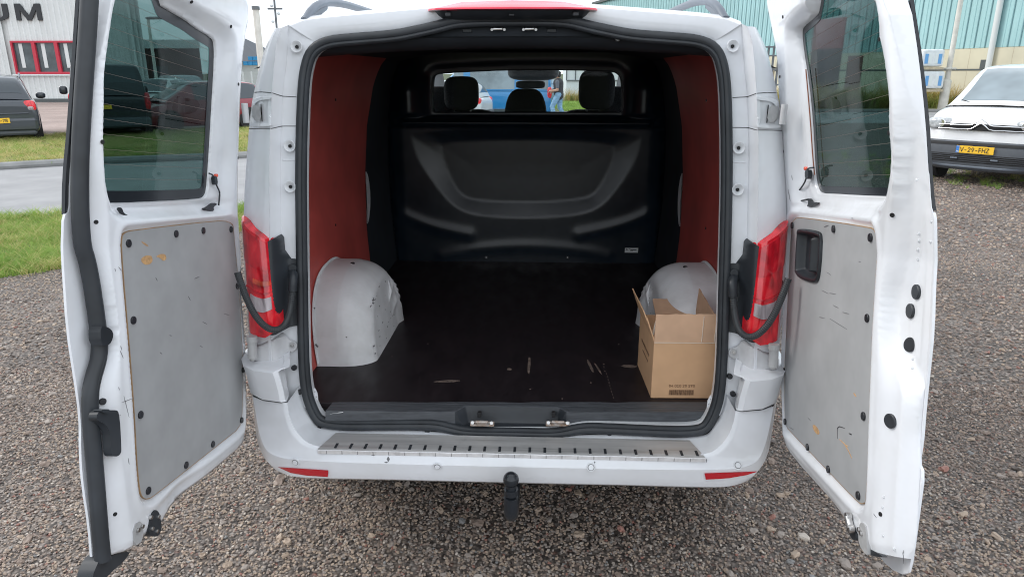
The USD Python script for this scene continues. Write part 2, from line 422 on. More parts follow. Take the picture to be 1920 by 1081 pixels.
# cut away the lamp pocket: above / below
zF = F_[:, 2]
pill = grid(rows)
bp = van.part("rear_pillar", flip(pill) if False else pill, "white_paint", smooth=24)
van.part("rear_pillar", mirror(pill), "white_paint", smooth=24)

# header over the opening: from the diagonal joint to the centre line
lowL = smoothline(np.vstack([SL[-1:], ST]), 50, 1)
topL = rpts([(543, 47), (556, 42), (571, 35.5), (640, 28.5), (740, 20), (850, 11), (960, 6)], 0.0)
topL[:, 0] -= xc; topL[-1, 0] = 0
topL = smoothline(topL, 50, 1)
fwd = topL + [0, 0.05, 0.012]
fwd2 = topL + [0, 0.30, 0.022]
hd = np.stack([lowL + [0, 0.02, -0.012], lowL, lowL * 0.5 + topL * 0.5 + [0, -0.008, 0], topL * 0.93 + lowL * 0.07 + [0, -0.006, 0], topL, topL * .6 + fwd * .4 + [0, 0, 0.004], fwd, fwd2], 1)
hdr = grid(hd)
van.part("roof_header", cat(hdr, mirror(hdr)), "white_paint", smooth=40)
# dimples with their screws in the door jamb, and small plugs
for sx in (1, -1):
    for (a, b) in ((559, 88.5), (546, 274), (547, 350)):
        p = rear(a, b, -0.004) - [xc, 0, 0]; p = p * [sx, 1, 1]
        n = NRM
        prof = np.array([[0, -0.009], [0.006, -0.009], [0.012, -0.004], [0.0165, 0.0012], [0.0185, 0.0016], [0.020, 0.0]])
        m = trimesh.creation.revolve(prof, sections=24); m.apply_transform(trimesh.geometry.align_vectors([0, 0, 1], n)); m.apply_translation(p + n * 0.0095)
        q = van.part("jamb_dimple", m, "white_primer", smooth=50)
        van.part("screw", disc(p + n * 0.0035, n, 0.0055, 0.002), "dark_hole", parent=q)

# --- inner return of the door frame, white, then the cargo bay
r0 = ring_in(0.034); r1 = ring_in(0.020)
k0 = np.stack([r0[:, 0], yr(r0[:, 1]) + 0.002, r0[:, 1]], 1)
k1 = np.stack([r0[:, 0], yr(r0[:, 1]) + 0.035, r0[:, 1]], 1)
k2 = np.stack([r1[:, 0], yr(r1[:, 1]) + 0.055, r1[:, 1]], 1)
ret = np.stack([k0, k1, k2], 1); ret = np.vstack([ret, ret[:1]])
van.part("door_frame", grid(ret), "white_primer", smooth=40)

FZ = 0.572
def wallx(z): return np.interp(z, [0.5, 0.65, 0.9, 1.2, 1.45, 1.65, 1.74, 1.80, 1.84], [0.80, 0.815, 0.838, 0.842, 0.827, 0.79, 0.755, 0.705, 0.64])
# cargo floor
fl = box((0, 1.15, FZ - 0.012), (1.72, 2.16, 0.024), 0.003)
floor = van.part("cargo_floor", fl, "floor_ply")
# side linings: red plywood near the doors, black further in
def lining(y0, y1, zs, off=0.0, th=0.006, slope=0.0):
    P = np.array([[[-wallx(z) - off + th, (y0 + max(0.0, float(yr(z))) if k == 0 else y1 + slope * (z - 0.7)) , z] for k in (0, 1)] for z in zs])
    Q = np.array([[[-wallx(z) - off, (y0 + max(0.0, float(yr(z))) if k == 0 else y1 + slope * (z - 0.7)), z] for k in (0, 1)] for z in zs])
    rim = np.vstack([P[:, 0], P[::-1, 1]]); rimq = np.vstack([Q[:, 0], Q[::-1, 1]])
    rm = np.stack([rim, rimq], 1); rm = np.vstack([rm, rm[:1]])
    return cat(grid(P), flip(grid(Q)), grid(rm))
zs = np.linspace(FZ + 0.002, 1.825, 34)
for sx in (1, -1):
    red = lining(0.10, 1.42, zs, 0.0, slope=0.17)
    blk = lining(1.35, 2.22, np.linspace(FZ, 1.835, 30), 0.014)
    pl = van.part("wall_panel", red if sx > 0 else mirror(red), "red_ply", label="dark red plywood panel lining the %s of the cargo bay" % ("left" if sx > 0 else "right"))
    van.part("side_lining", blk if sx > 0 else mirror(blk), "liner_dark")
    # small fixing screws along the panel edge
    for (y, z) in ((0.24, 1.66), (0.22, 1.12), (0.22, 0.80), (0.9, 1.60), (0.9, 1.05)):
        c = np.array([-(wallx(z) - 0.006), y, z]) * [sx, 1, 1]
        van.part("screw", disc(c, (sx, 0, 0), 0.006, 0.003, 12), "screw_black", parent=pl)
    # white sliding-door pillar edge that shows past the end of the red panel
    zz = np.linspace(0.94, 1.21, 14); tt = np.linspace(0, np.pi, 14)
    wpts = np.stack([zz, 0.035 * np.sin(tt) ** 0.6], 1)
    yy = 1.42 + 0.17 * (zz - 0.7)
    g = np.stack([np.stack([-wallx(zz) + 0.012, yy - 0.004, zz], 1), np.stack([-wallx(zz) + 0.012, yy + wpts[:, 1] * 2.2, zz], 1), np.stack([-wallx(zz) - 0.02, yy + wpts[:, 1] * 2.2, zz], 1)], 1)
    g = grid(g); van.part("pillar_edge", g if sx > 0 else mirror(g), "white_primer")
# roof lining and inner header
xs = np.linspace(-1, 1, 25)
rl = np.array([[[x * 0.86, y, 1.835 - 0.10 * abs(x) ** 3.5 - (0.0 if y > 0.5 else 0.012 * (0.5 - y) / 0.3)] for x in xs] for y in (0.20, 0.32, 0.5, 1.0, 1.6, 2.25)])
van.part("roof_lining", flip(grid(rl)), "liner_dark", smooth=50)
hb = np.array([[[x * 0.70, 0.215 + dy, 1.79 + dz + 0.03 * (1 - abs(x) ** 2)] for x in xs] for dy, dz in ((0.0, 0.06), (0.0, 0.0), (0.03, -0.022), (0.10, -0.030), (0.16, -0.012), (0.2, 0.02))])
van.part("inner_header", flip(grid(hb)), "liner_dark", smooth=50)
for sx, px in ((1, 0), (-1, 0)):
    pass
# upper latch strikers and clips under the header
for a in (936, 995):
    c = rear(a, 56, 0.03) - [xc, 0, 0]
    st = van.part("latch_striker", cat(box(c, (0.052, 0.012, 0.010), 0.003), tube([c + [-0.012, -0.006, 0.004], c + [-0.012, -0.03, 0.0], c + [0.012, -0.03, 0.0], c + [0.012, -0.006, 0.004]], 0.0042, 8)), "steel")
    for dx in (-0.02, 0.02):
        van.part("bolt", disc(c + [dx, -0.007, 0], (0, -1, 0), 0.005, 0.003, 8), "steel", parent=st)
for a in (878, 1036):
    c = rear(a, 58, 0.03) - [xc, 0, 0]
    van.part("clip", cat(box(c, (0.034, 0.018, 0.014), 0.003), box(c + [0, 0, -0.012], (0.018, 0.01, 0.012), 0.002)), "black_plastic")
c = rear(1160, 73, 0.02) - [xc, 0, 0]; van.part("bolt", disc(c, NRM, 0.009, 0.006), "steel")

# --- partition (bulkhead) of moulded black plastic
YP = 2.10
def pp(l, y=YP): return [(q[0], q[2]) for q in (aty(a, b, y) for a, b in l)]
Uo = Polygon(rounded(pp([(770, 240), (1205, 240), (1196, 285), (1185, 310), (1155, 355), (1128, 385), (1095, 400), (1040, 406), (985, 408), (930, 406), (880, 400), (848, 383), (822, 352), (788, 305), (776, 275)]), 2))
Ui = Polygon(rounded(pp([(825, 262), (1150, 262), (1152, 290), (1143, 315), (1128, 345), (1112, 366), (1090, 373), (1040, 378), (985, 379), (930, 378), (885, 374), (864, 365), (848, 340), (836, 312), (828, 285)]), 2))
zb, zt = FZ - 0.01, 1.84
wl = np.linspace(zb, zt, 30)
prof = [(-(wallx(z) + 0.012), z) for z in wl]
dom = Polygon(prof + [(-x, z) for x, z in prof[::-1]])
WY = YP + 0.02
win = Polygon(rounded(pp([(808, 150), (812, 140), (826, 135), (985, 128), (1145, 131), (1160, 136), (1169, 150), (1170, 200), (1166, 212.5), (1150, 212.5), (985, 212.5), (825, 212.5), (810, 212.5), (806, 195)], WY), 2))
arcs = [LineString(smoothline(pp(l), 40)) for l in ([(740, 392), (775, 410), (815, 425), (880, 438)], [(1235, 388), (1200, 408), (1155, 424), (1085, 438)], [(830, 478), (880, 466), (985, 458), (1090, 466), (1140, 478)])]
zsh = pp([(985, 226)])[0][1]; zw = pp([(985, 250)])[0][1]; zbot = pp([(985, 486)])[0][1]
def part_h(u, v):
    so, si = sdist(Uo, u, v), sdist(Ui, u, v)
    f = np.where(si > 0, 1.0, np.where(so > 0, so / (so - si + 1e-9), 0.0))
    w = -0.030 * f - 0.003 * np.clip(si, 0, 0.15) / 0.15
    # outer shoulders stand proud, the panel falls away towards the walls
    w += 0.02 * sstep(np.abs(u), 0.83, 0.74) - 0.06 * sstep(np.abs(u), 0.80, 0.87) * (v < zsh)
    # ledge under the window
    w += 0.030 * np.exp(-((v - zsh + 0.012) / 0.016) ** 2) * (np.abs(u) < 0.86)
    w -= 0.040 * sstep(v, zsh - 0.005, zsh + 0.02)
    # bulging wings beside the window
    w += 0.075 * np.exp(-((np.abs(u) - 0.70) / 0.085) ** 2) * sstep(v, zsh + 0.0, zsh + 0.04) * sstep(v, 1.80, 1.60)
    sw = sdist(win, u, v)
    w -= 0.020 * sstep(sw, -0.06, -0.008)
    for k, a in enumerate(arcs):
        d = shapely.distance(shapely.points(u, v), a)
        w += (0.010 if k < 2 else 0.008) * np.exp(-(d / 0.036) ** 2)
    # the foot of the partition: a flange along the floor
    w += 0.0 * v
    # corner recesses with the upper fixings
    w -= 0.05 * sstep(np.abs(u), 0.73, 0.77) * sstep(v, zsh - 0.05, zsh - 0.02) * sstep(v, zsh + 0.012, zsh)
    return w
pm_ = sheet(dom.difference(win), part_h, XZ(YP), 0.014, back=-0.16)
par = van.part("partition", pm_, "partition_plastic", smooth=60)
wf = np.array(win.exterior.coords)[:-1]
van.part("window_rubber", tube(np.stack([wf[:, 0], np.full(len(wf), YP + 0.056), wf[:, 1]], 1), 0.008, 8, closed=True, up=(0, 1, 0)), "rubber", parent=par)
van.part("window_pane", sheet(win.buffer(0.004), 0.0, XZ(YP + 0.07), 0.08, back=-0.004), "clear_glass", parent=par, smooth=False)
for a, b in ((912, 482), (1064, 482), (985, 510), (1062, 511), (912, 512)):
    c = aty(a, b, YP); h = part_h(np.array([c[0]]), np.array([c[2]]))[0]
    c = aty(a, b, YP - h)
    q = van.part("screw", disc(c + [0, -0.001, 0], (0, -1, 0), 0.011 if b < 490 else 0.006, 0.004, 16), "rubber" if b < 490 else "steel", parent=par)
    if b < 490: van.part("screw_head", disc(c + [0, -0.005, 0], (0, -1, 0), 0.005, 0.002, 12), "steel", parent=par)
# maker's sticker with its printed lines
c = aty(1184, 469, YP); hh = part_h(np.array([c[0]]), np.array([c[2]]))[0]; y0 = YP - hh - 0.004
c = aty(1184, 469, y0)
stk = van.part("sticker", box(c, (0.082, 0.0012, 0.030), 0), "label_white", parent=par, smooth=False)
tri = sheet(Polygon([(-0.033, 0.001), (-0.033, 0.011), (-0.020, 0.004)]), 0.0, lambda u, v, w: np.stack([c[0] + u, c[1] - 0.0009 - w, c[2] + v], 1), 0.02, back=-0.0003)
bars = [box(c + [dx, -0.0009, dz], (w, 0.0004, h)) for dx, dz, w, h in ((-0.011, 0.0085, 0.008, 0.0028), (0.012, 0.003, 0.038, 0.005), (0.001, -0.004, 0.018, 0.0026))]
van.part("sticker_print", cat(tri, *bars), "print_black", parent=par, smooth=False)

# --- wheel arches inside the bay
def arch(sx):
    t = np.linspace(0, np.pi, 90); out = []
    yc, hl, zh = 0.725, 0.328, 0.345
    for k in np.linspace(0, 1, 26):
        # from the wall (k=0) to the inner face (k~.6) and over its rounded rim to the face centre
        if k <= 0.3: x, s = -0.845 + 0.135 * k / 0.3, 1.0
        elif k <= 0.8:
            a = (k - 0.3) / 0.5 * np.pi / 2; x, s = -0.71 + 0.14 * math.sin(a), 1.0 - 0.26 * (1 - math.cos(a))
        else: x, s = -0.570 + 0.004 * (k - 0.8), 0.74 * (1 - (k - 0.8) / 0.2)
        ry = np.sign(np.cos(t)) * np.abs(np.cos(t)) ** 0.80; rz = np.sin(t) ** 0.86
        taper = 1.0 + 0.0 * rz
        y = yc + hl * s * ry + 0.01 * rz
        z = FZ + zh * s * rz + (0.0 if k < .8 else 0.0)
        xx = np.full(len(t), x)
        # pressed ribs down the front of the inner face
        if 0.5 < k < 0.86:
            for yr_ in (0.83, 0.90, 0.965):
                xx = xx + 0.017 * np.exp(-((y - yr_) / 0.009) ** 2) * sstep(z, FZ + 0.26, FZ + 0.18)
        xx = xx - 0.035 * (z - FZ) / zh * (k > .3)
        out.append(np.stack([xx, y, z], 1))
    m = grid(np.array(out))
    return flip(m) if sx > 0 else mirror(flip(m))
for sx in (1, -1):
    a = van.part("wheel_arch", arch(sx), "arch_paint", smooth=50)
    for (y, z, r) in ((0.73, 0.90, 0.010), (0.62, 0.885, 0.006)):
        van.part("plug", disc(np.array([-0.72, y, z + 0.014]) * [sx, 1, 1], (0, -0.2, 1), r, 0.004, 14), "screw_black", parent=a)
    tf = np.linspace(0.02, np.pi - .02, 60); fx = np.array([wallx(FZ + .35 * s_) for s_ in np.sin(tf) ** .86]) - .012
    fl_ = tube(np.stack([-fx * sx, .725 + .330 * np.sign(np.cos(tf)) * np.abs(np.cos(tf)) ** .80, FZ + .347 * np.sin(tf) ** .86], 1), 1.0, 8, flat=(.008, .004), up=(sx, 0, 0))
    van.part("arch_flange", fl_, "arch_paint", parent=a, smooth=50)
    rng = np.random.default_rng(4 if sx > 0 else 9)
    marks = []
    for k in range(34):
        z = FZ + 0.02 + 0.24 * rng.random() ** 1.6; y = 0.37 + 0.5 * rng.random() ** 1.4
        if y < 0.44:
            y0_ = 0.715 - 0.335 * (max(0.0, 1 - ((z - FZ) / 0.345) ** 2.2)) ** 0.30
            p = np.array([-0.63 - 0.18 * rng.random(), y0_ - 0.002, z]); s = (0.004 + 0.012 * rng.random(), 0.004, 0.002 + 0.006 * rng.random())
        else:
            p = np.array([-0.571 - 0.035 * (z - FZ) / 0.345, y, z]); s = (0.004, 0.003 + 0.012 * rng.random(), 0.002 + 0.008 * rng.random())
        marks.append(box(p * [sx, 1, 1], s, 0.001, (rng.normal() * 0.6, (0, 1, 0))))
    van.part("scuff_mark", cat(*marks), "scratch_grey", parent=a, kind="stuff")

# scuffs worn into the ply floor
rng = np.random.default_rng(11)
def floormark(a, b, w, l, mat, rot=0.0):
    c = atz(a, b, FZ + 0.0006); t = np.linspace(0, 2 * np.pi, 14, endpoint=False)
    r = 0.75 + 0.25 * rng.random(14)
    P = np.stack([c[0] + w * r * np.cos(t) * math.cos(rot) - l * r * np.sin(t) * math.sin(rot), c[1] + l * r * np.sin(t) * math.cos(rot) + w * r * np.cos(t) * math.sin(rot)], 1)
    return sheet(Polygon(P), 0.0, lambda u, v, w_: np.stack([u, v, FZ + 0.0012 + w_], 1), 0.05, back=-0.0006)
worn = [floormark(992, 684, .007, .11, 0), floormark(1107, 686, .007, .075, 0, .12), floormark(1121, 690, .005, .07, 0, .18), floormark(840, 714, .055, .012, 0, .15), floormark(955, 692, .012, .015, 0), floormark(1180, 686, .035, .018, 0)]
van.part("floor_scuff", cat(*worn), "floor_scuff", parent=floor, kind="stuff")
sp_ = [floormark(a, b, .004, .004, 0) for a, b in ((1132, 682), (1132, 687), (1134, 695), (1108, 717), (839, 714), (1160, 645), (1088, 594), (802, 644), (994, 729), (1054, 747), (735, 668))]
sp_ += [floormark(1137 + 13 * k / 8, 700 + 45 * k / 8, .0022, .004, 0) for k in range(9)]
van.part("floor_chip", cat(*sp_), "floor_scuff", parent=floor, kind="stuff")

# --- sill trim with ribs, recess and strikers
def silltrim():
    a = [(q[0], q[1]) for q in (atz(*p, FZ + 0.004) for p in ((609, 774), (616, 766), (624, 756), (960, 756), (1335, 756), (1340, 765), (1344, 772), (1344, 774), (1110, 775), (840, 775)))]
    return Polygon(a)
tr = silltrim(); b = tr.bounds
yb, yf = b[1], b[3]
rec = Polygon([(-0.205, yb - 0.02), (-0.13, yb + 0.062), (-0.10, yb + 0.066), (0.285 - 0.17, yb + 0.066), (0.155, yb + 0.062), (0.24, yb - 0.02)])
rec = Polygon([(-0.225, yb - 0.03), (-0.16, yb + 0.058), (-0.14, yb + 0.064), (0.155, yb + 0.064), (0.175, yb + 0.058), (0.245, yb - 0.03)])
def trim_h(u, v):
    d = sdist(rec, u, v)
    w = 0.010 + 0 * u
    ph = (yf - v) / 0.0145
    groove = np.exp(-((ph - np.round(ph)) * 0.0145 / 0.0016) ** 2)
    w -= 0.0022 * groove * (v > yb + 0.016) * (v < yf - 0.004) * (d < -0.012)
    w += 0.002 * np.exp(-((d + 0.006) / 0.004) ** 2)
    w -= 0.040 * sstep(v, yb + 0.009, yb - 0.004)
    w -= 0.052 * sstep(d, -0.002, 0.024)
    return w
rp_ = lambda u, v, w: np.stack([u, v, FZ + w], 1)
van.part("latch_recess", sheet(tr.intersection(rec), trim_h, rp_, 0.0045, back=-0.05), "black_plastic", smooth=45)
stp = van.part("sill_trim", sheet(tr.difference(rec), trim_h, lambda u, v, w: np.stack([u, v, FZ + w], 1), 0.0045, back=-0.045), "sill_plastic", smooth=45)
for a in (904, 1046):
    c = atz(a, 794, FZ - 0.028)
    tilt = (math.radians(50), (1, 0, 0))
    L = van.part("latch_striker", cat(box(c, (0.084, 0.018, 0.006), 0.002, tilt), tube([c + [-0.022, -0.004, 0.004], c + [-0.019, -0.016, 0.016], c + [0.019, -0.016, 0.016], c + [0.022, -0.004, 0.004]], 0.005, 8)), "rusty_steel", parent=None)
    for dx in (-0.033, 0.033):
        van.part("bolt", disc(c + [dx, -0.003, 0.004], (0, -0.75, 0.66), 0.007, 0.005, 6), "steel", parent=L)
for a in (899, 1038):
    c = atz(a, 776, FZ - 0.002)
    van.part("clip_slot", box(c, (0.013, 0.02, 0.018), 0.002), "dark_hole", parent=stp)
t = np.linspace(0, 1, 12); c = atz(632, 772, FZ + 0.012)
van.part("paint_drip", tube(np.stack([c[0] - 0.022 + 0.042 * t, c[1] - 0.012 + 0.016 * t, np.full(12, FZ + 0.0105)], 1), 0.0005 + 0.0048 * t ** 2 * (1 - 0.4 * t), 8, up=(0, 0, 1), flat=(1, 0.3)), "label_white", parent=stp)
# white corner plates with three holes, just inside the seal
for sx in (1, -1):
    P = [rear(a, bb, 0.03) - [xc, 0, 0] for a, bb in ((584, 722), (592, 728), (597, 738), (598, 752), (596, 762), (590, 765), (584, 752), (582, 735))]
    uvp = Polygon([(q[0], q[2]) for q in P])
    m = sheet(uvp, 0.0, lambda u, v, w: np.stack([u, yr(v) + 0.028 - w, v], 1), 0.01, back=-0.006)
    pth = van.part("corner_plate", m if sx > 0 else mirror(m), "white_paint", smooth=30)
    for a, bb, r in ((591, 734, .002), (592.5, 744, .0048), (594, 755, .002)):
        q = (rear(a, bb, 0.027) - [xc, 0, 0]) * [sx, 1, 1]
        van.part("hole", disc(q, NRM, r, 0.0015, 10), "dark_hole", parent=pth)
# black buffers and drain plugs round the opening
for a, bb in ((553, 689), (564, 734), (600, 803.5), (803, 807), (1370, 705), (1376, 738), (1340, 807), (1144, 811)):
    q = rear(a, bb, -0.006) - [xc, 0, 0]
    van.part("buffer_plug", disc(q, NRM, 0.0095, 0.006, 14), "screw_black")
# ------------------------------------------------------------------ tracing helpers for things that lie on a built surface
def hits(mesh, px, py):
    """Where the sight lines through the points meet the mesh first: points and facing normals."""
    tri = mesh.vertices[mesh.faces]; a = tri[:, 0]; e1 = tri[:, 1] - a; e2 = tri[:, 2] - a
    nn = np.cross(e1, e2); nn /= np.linalg.norm(nn, axis=1, keepdims=True) + 1e-15
    out, on = [], []
    for x, y in zip(px, py):
        d = ray(x, y); h = np.cross(d, e2); det = (e1 * h).sum(1)
        with np.errstate(divide="ignore", invalid="ignore"):
            f = 1 / det; s = CAM - a; u = f * (s * h).sum(1); q = np.cross(s, e1); v = f * (q @ d); t = f * (e2 * q).sum(1)
        ok = (np.abs(det) > 1e-12) & (u > -1e-4) & (v > -1e-4) & (u + v < 1.0002) & (t > 0.05)
        if not ok.any(): out.append([np.nan] * 3); on.append([0, -1, 0]); continue
        k = np.where(ok, t, np.inf).argmin(); n = nn[k]
        out.append(CAM + d * t[k]); on.append(n if n @ d < 0 else -n)
    return np.array(out), np.array(on)

def decal(mesh, pxpoly, off=0.002, spacing=6.0, dx=0.0, thick=None):
    pol = Polygon(pxpoly)
    def place(u, v, w):
        P, N = hits(mesh, u, v); N = CAM - P; N /= np.linalg.norm(N, axis=1, keepdims=True)
        return P + N * (off + w)[:, None]
    s = sheet(pol, 0.0, place, spacing, back=-(thick if thick else off * 1.5))
    return s

def spline(keys, n):
    from scipy.interpolate import PchipInterpolator
    K = np.asarray(keys, float); t = np.arange(len(K))
    return PchipInterpolator(t, K, axis=0)(np.linspace(0, len(K) - 1, n))

def superell(c, size, e=0.5, sub=3):
    m = trimesh.creation.icosphere(subdivisions=sub)
    v = m.vertices; v = np.sign(v) * np.abs(v) ** e
    n = (np.abs(v) ** (2 / e)).sum(1) ** (e / 2)
    m.vertices = v / n[:, None] * np.asarray(size) / 2 + np.asarray(c)
    return m

# fine gaps between the pillar's trim panels, and the pressed ridge below
for mat_, nm_, rr_, pxl in (("dark_hole", "panel_gap", .0012, [(474, 173.5), (490, 172.5), (509, 174), (530, 180.5), (556, 182)]), ("dark_hole", "panel_gap", .0012, [(467, 241.5), (490, 241), (509, 241), (529, 236.5), (555, 236.5)]), ("dark_hole", "panel_gap", .0011, [(544, 48), (560, 59), (586, 76)]), ("white_paint", "pressed_ridge", .0028, [(531, 300), (543, 300), (554, 300)])):
    q_ = resample(pxl, 26); Pq, Nq = hits(pill, q_[:, 0], q_[:, 1]); okq = np.isfinite(Pq[:, 0]); Pq = Pq[okq]
    if len(Pq) > 3:
        tb = tube(Pq, rr_, 6); van.part(nm_, tb, mat_); van.part(nm_, mirror(tb), mat_)
# ------------------------------------------------------------------ bumper
def seal_at(px): q = rear(*px, -0.004); q[0] -= xc; return list(q)
keys = []
Tk = [[0, *seal_at((963, 822))[1:]], seal_at((800, 807)), seal_at((660, 807)), seal_at((598, 799)), seal_at((583, 782)), seal_at((573, 766)), seal_at((566, 745)), seal_at((562, 722))]
Tk[1][0] = -0.35; 
Ck = [(0, -.150, .515), (-.35, -.149, .514), (-.585, -.144, .513), (-.66, -.139, .524), (-.708, -.128, .562), (-.728, -.116, .595), (-.738, -.106, .625), (-.742, -.098, .655)]
C2 = [(0, -.159, .508), (-.35, -.158, .507), (-.588, -.153, .506), (-.675, -.147, .515), (-.727, -.133, .552), (-.748, -.118, .588), (-.757, -.106, .622), (-.760, -.098, .654)]
Mk = [(0, -.171, .481), (-.35, -.170, .481), (-.592, -.165, .481), (-.71, -.150, .481), (-.785, -.122, .506), (-.815, -.097, .555), (-.825, -.085, .605), (-.83, -.080, .650)]
M2 = [(0, -.173, .475), (-.35, -.172, .475), (-.595, -.167, .475), (-.735, -.155, .475), (-.815, -.123, .481), (-.858, -.080, .528), (-.874, -.056, .590), (-.884, -.040, .646)]
Nk = [(0, -.163, .438), (-.35, -.162, .438), (-.600, -.157, .436), (-.735, -.147, .434), (-.822, -.114, .436), (-.880, -.055, .490), (-.900, -.012, .575), (-.912, .015, .642)]
Bk = [(0, -.150, .404), (-.35, -.149, .404), (-.608, -.144, .400), (-.728, -.135, .397), (-.802, -.104, .399), (-.870, -.035, .425), (-.912, .04, .53), (-.928, .09, .636)]
B2 = [(0, -.140, .393), (-.35, -.139, .393), (-.612, -.133, .388), (-.718, -.122, .385), (-.786, -.090, .386), (-.850, -.015, .400), (-.908, .10, .50), (-.934, .19, .63)]
Uk = [(0, -.02, .385), (-.35, -.02, .385), (-.60, -.01, .385), (-.70, .02, .388), (-.77, .06, .39), (-.84, .14, .41), (-.90, .24, .50), (-.936, .36, .62)]
rowsB = [spline(k, 90) for k in (Tk, Ck, C2, Mk, M2, Nk, Bk, B2, Uk)]
# a softly dished shelf between seal and step edge
T_, C_ = rowsB[0], rowsB[1]
mid = []
for f in (0.12, 0.35, 0.65, 0.9):
    m = T_ * (1 - f) + C_ * f
    s = np.linspace(0, 1, 90)
    corner = sstep(s, 0.35, 0.6)
    m = m + np.stack([0 * f + 0.0 * s, 0.055 * corner * math.sin(math.pi * f), -0.004 * math.sin(math.pi * f) * (1 - corner)], 1)
    mid.append(m)
bl = np.stack([rowsB[0], *mid, rowsB[1], (rowsB[1] + rowsB[2]) / 2, rowsB[2], rowsB[3], rowsB[4], rowsB[5], rowsB[6], rowsB[7], rowsB[8]], 1)
g = grid(bl)
bumper_mesh = cat(g, mirror(g))
bump = van.part("rear_bumper", bumper_mesh, "white_paint", smooth=24)
# bumper corner blocks
cs = [(-.775, -.015), (-.752, -.075), (-.745, -.096), (-.760, -.104), (-.83, -.088), (-.882, -.048), (-.912, .010), (-.93, .085), (-.937, .19), (-.94, .36)]
lev = [(.658, 0.0, 0), (.664, 0.002, 0), (.70, .003, 0), (.745, .006, 0), (.765, .008, 0), (.772, .004, .004), (.776, -.006, .012), (.777, -.006, .02)]
R = []
for z, o, dy in lev:
    row = []
    for k, (x, y) in enumerate(cs):
        f = 1.0 if k > 1 else 0.5
        row.append((x - o * f * 2.2, y - o * f * 0.5 + dy + (0.02 if k < 2 else 0), z + (0.012 if k < 2 and z > .76 else 0)))
    R.append(row)
last = [(-.80 + (x + .80) * .55, y * .5 + .06, .781 + (.012 if k < 3 else 0)) for k, (x, y, z) in enumerate(R[-1])]
R.append(last); R.append([(-.81, .10, .785)] * len(last))
R = np.array(R)
cb = grid(R)
for sx in (1, -1):
    van.part("bumper_corner", cb if sx > 0 else mirror(cb), "white_paint", smooth=32)
    t = np.array([(x, y, .6565) for x, y in cs[1:]]) 
    tb = tube(resample(t, 30), 0.0011, 6); van.part("panel_gap", tb if sx > 0 else mirror(tb), "dark_hole")
# steel step plate with its slots and bright folded edge
sx0, sx1 = -0.612, 0.636
def shelf_z(y): return 0.5115 + 0.006 * (-(y + 0.05)) / 0.1 * 0 + 0.003
pl = Polygon([(sx0 - .022, -.158), (sx1 + .008, -.158), (sx1 - .022, -.045), (sx0 + .008, -.045)])
stepz = lambda u, v, w: np.stack([u, v, 0.5165 - 0.06 * (v + 0.158) ** 1 * 0.06 + w], 1)
stp_ = van.part("step_plate", sheet(pl, lambda u, v: 0.0 - 0.004 * sstep(v, -.150, -.158), stepz, 0.01, back=-0.004), "step_steel", parent=bump, smooth=30)
lipm = box(((sx0 + sx1) / 2 - .006, -.1605, .5085), (sx1 - sx0 + .028, .0035, .0150), 0.001)
van.part("step_edge", lipm, "edge_steel", parent=bump)
for k in range(25):
    x = np.interp(k, [0, 24], [atz(630, 836, .517)[0], atz(1301, 836, .517)[0]])
    van.part("step_slot", box((x, -.134, .5172), (.0085, .031, .0016)), "rubber", parent=bump)
ctl = [box((np.interp(k, [0, 24], [sx0, sx1]) + 0.01, -.1626, .508), (.0016, .0008, .012)) for k in range(26)]
van.part("step_edge_notch", cat(*ctl), "scratch_grey", parent=bump)
# parking sensors and reflectors on the bumper face
for a, b in ((554, 865), (820, 873), (1108, 875), (1383, 872)):
    P, N = hits(bumper_mesh, [a], [b])
    q = van.part("sensor_ring", disc(P[0] + N[0] * .0012, N[0], .0148, .0022, 24), "white_primer", parent=bump)
    van.part("sensor_groove", disc(P[0] + N[0] * .0026, N[0], .0108, .0015, 24), "scratch_dark", parent=bump)
    van.part("sensor", disc(P[0] + N[0] * .0032, N[0], .0092, .0022, 24), "white_paint", parent=bump)
for poly in ([(521, 875), (616, 881), (614.5, 893.5), (575, 891), (545, 886)], [(1321, 886.5), (1422, 883), (1400, 890), (1365, 896), (1323.5, 898.5)]):
    van.part("bumper_reflector", decal(bumper_mesh, poly, 0.006, 5.0, thick=0.010), "reflector_red", parent=bump, smooth=30)
# scratches on the bumper
for a, b, w, h in ((728, 860, 3, 6), (724, 866, 4, 1.5), (487, 899, 0, 0), (691, 899, 2, 1.5), (1115, 866, 1.5, 2), (700, 852, 5, 2)):
    if w: van.part("scratch", decal(bumper_mesh, [(a - w, b), (a, b - h), (a + w, b), (a, b + h)], 0.0008, 3.0), "scratch_grey", parent=bump)

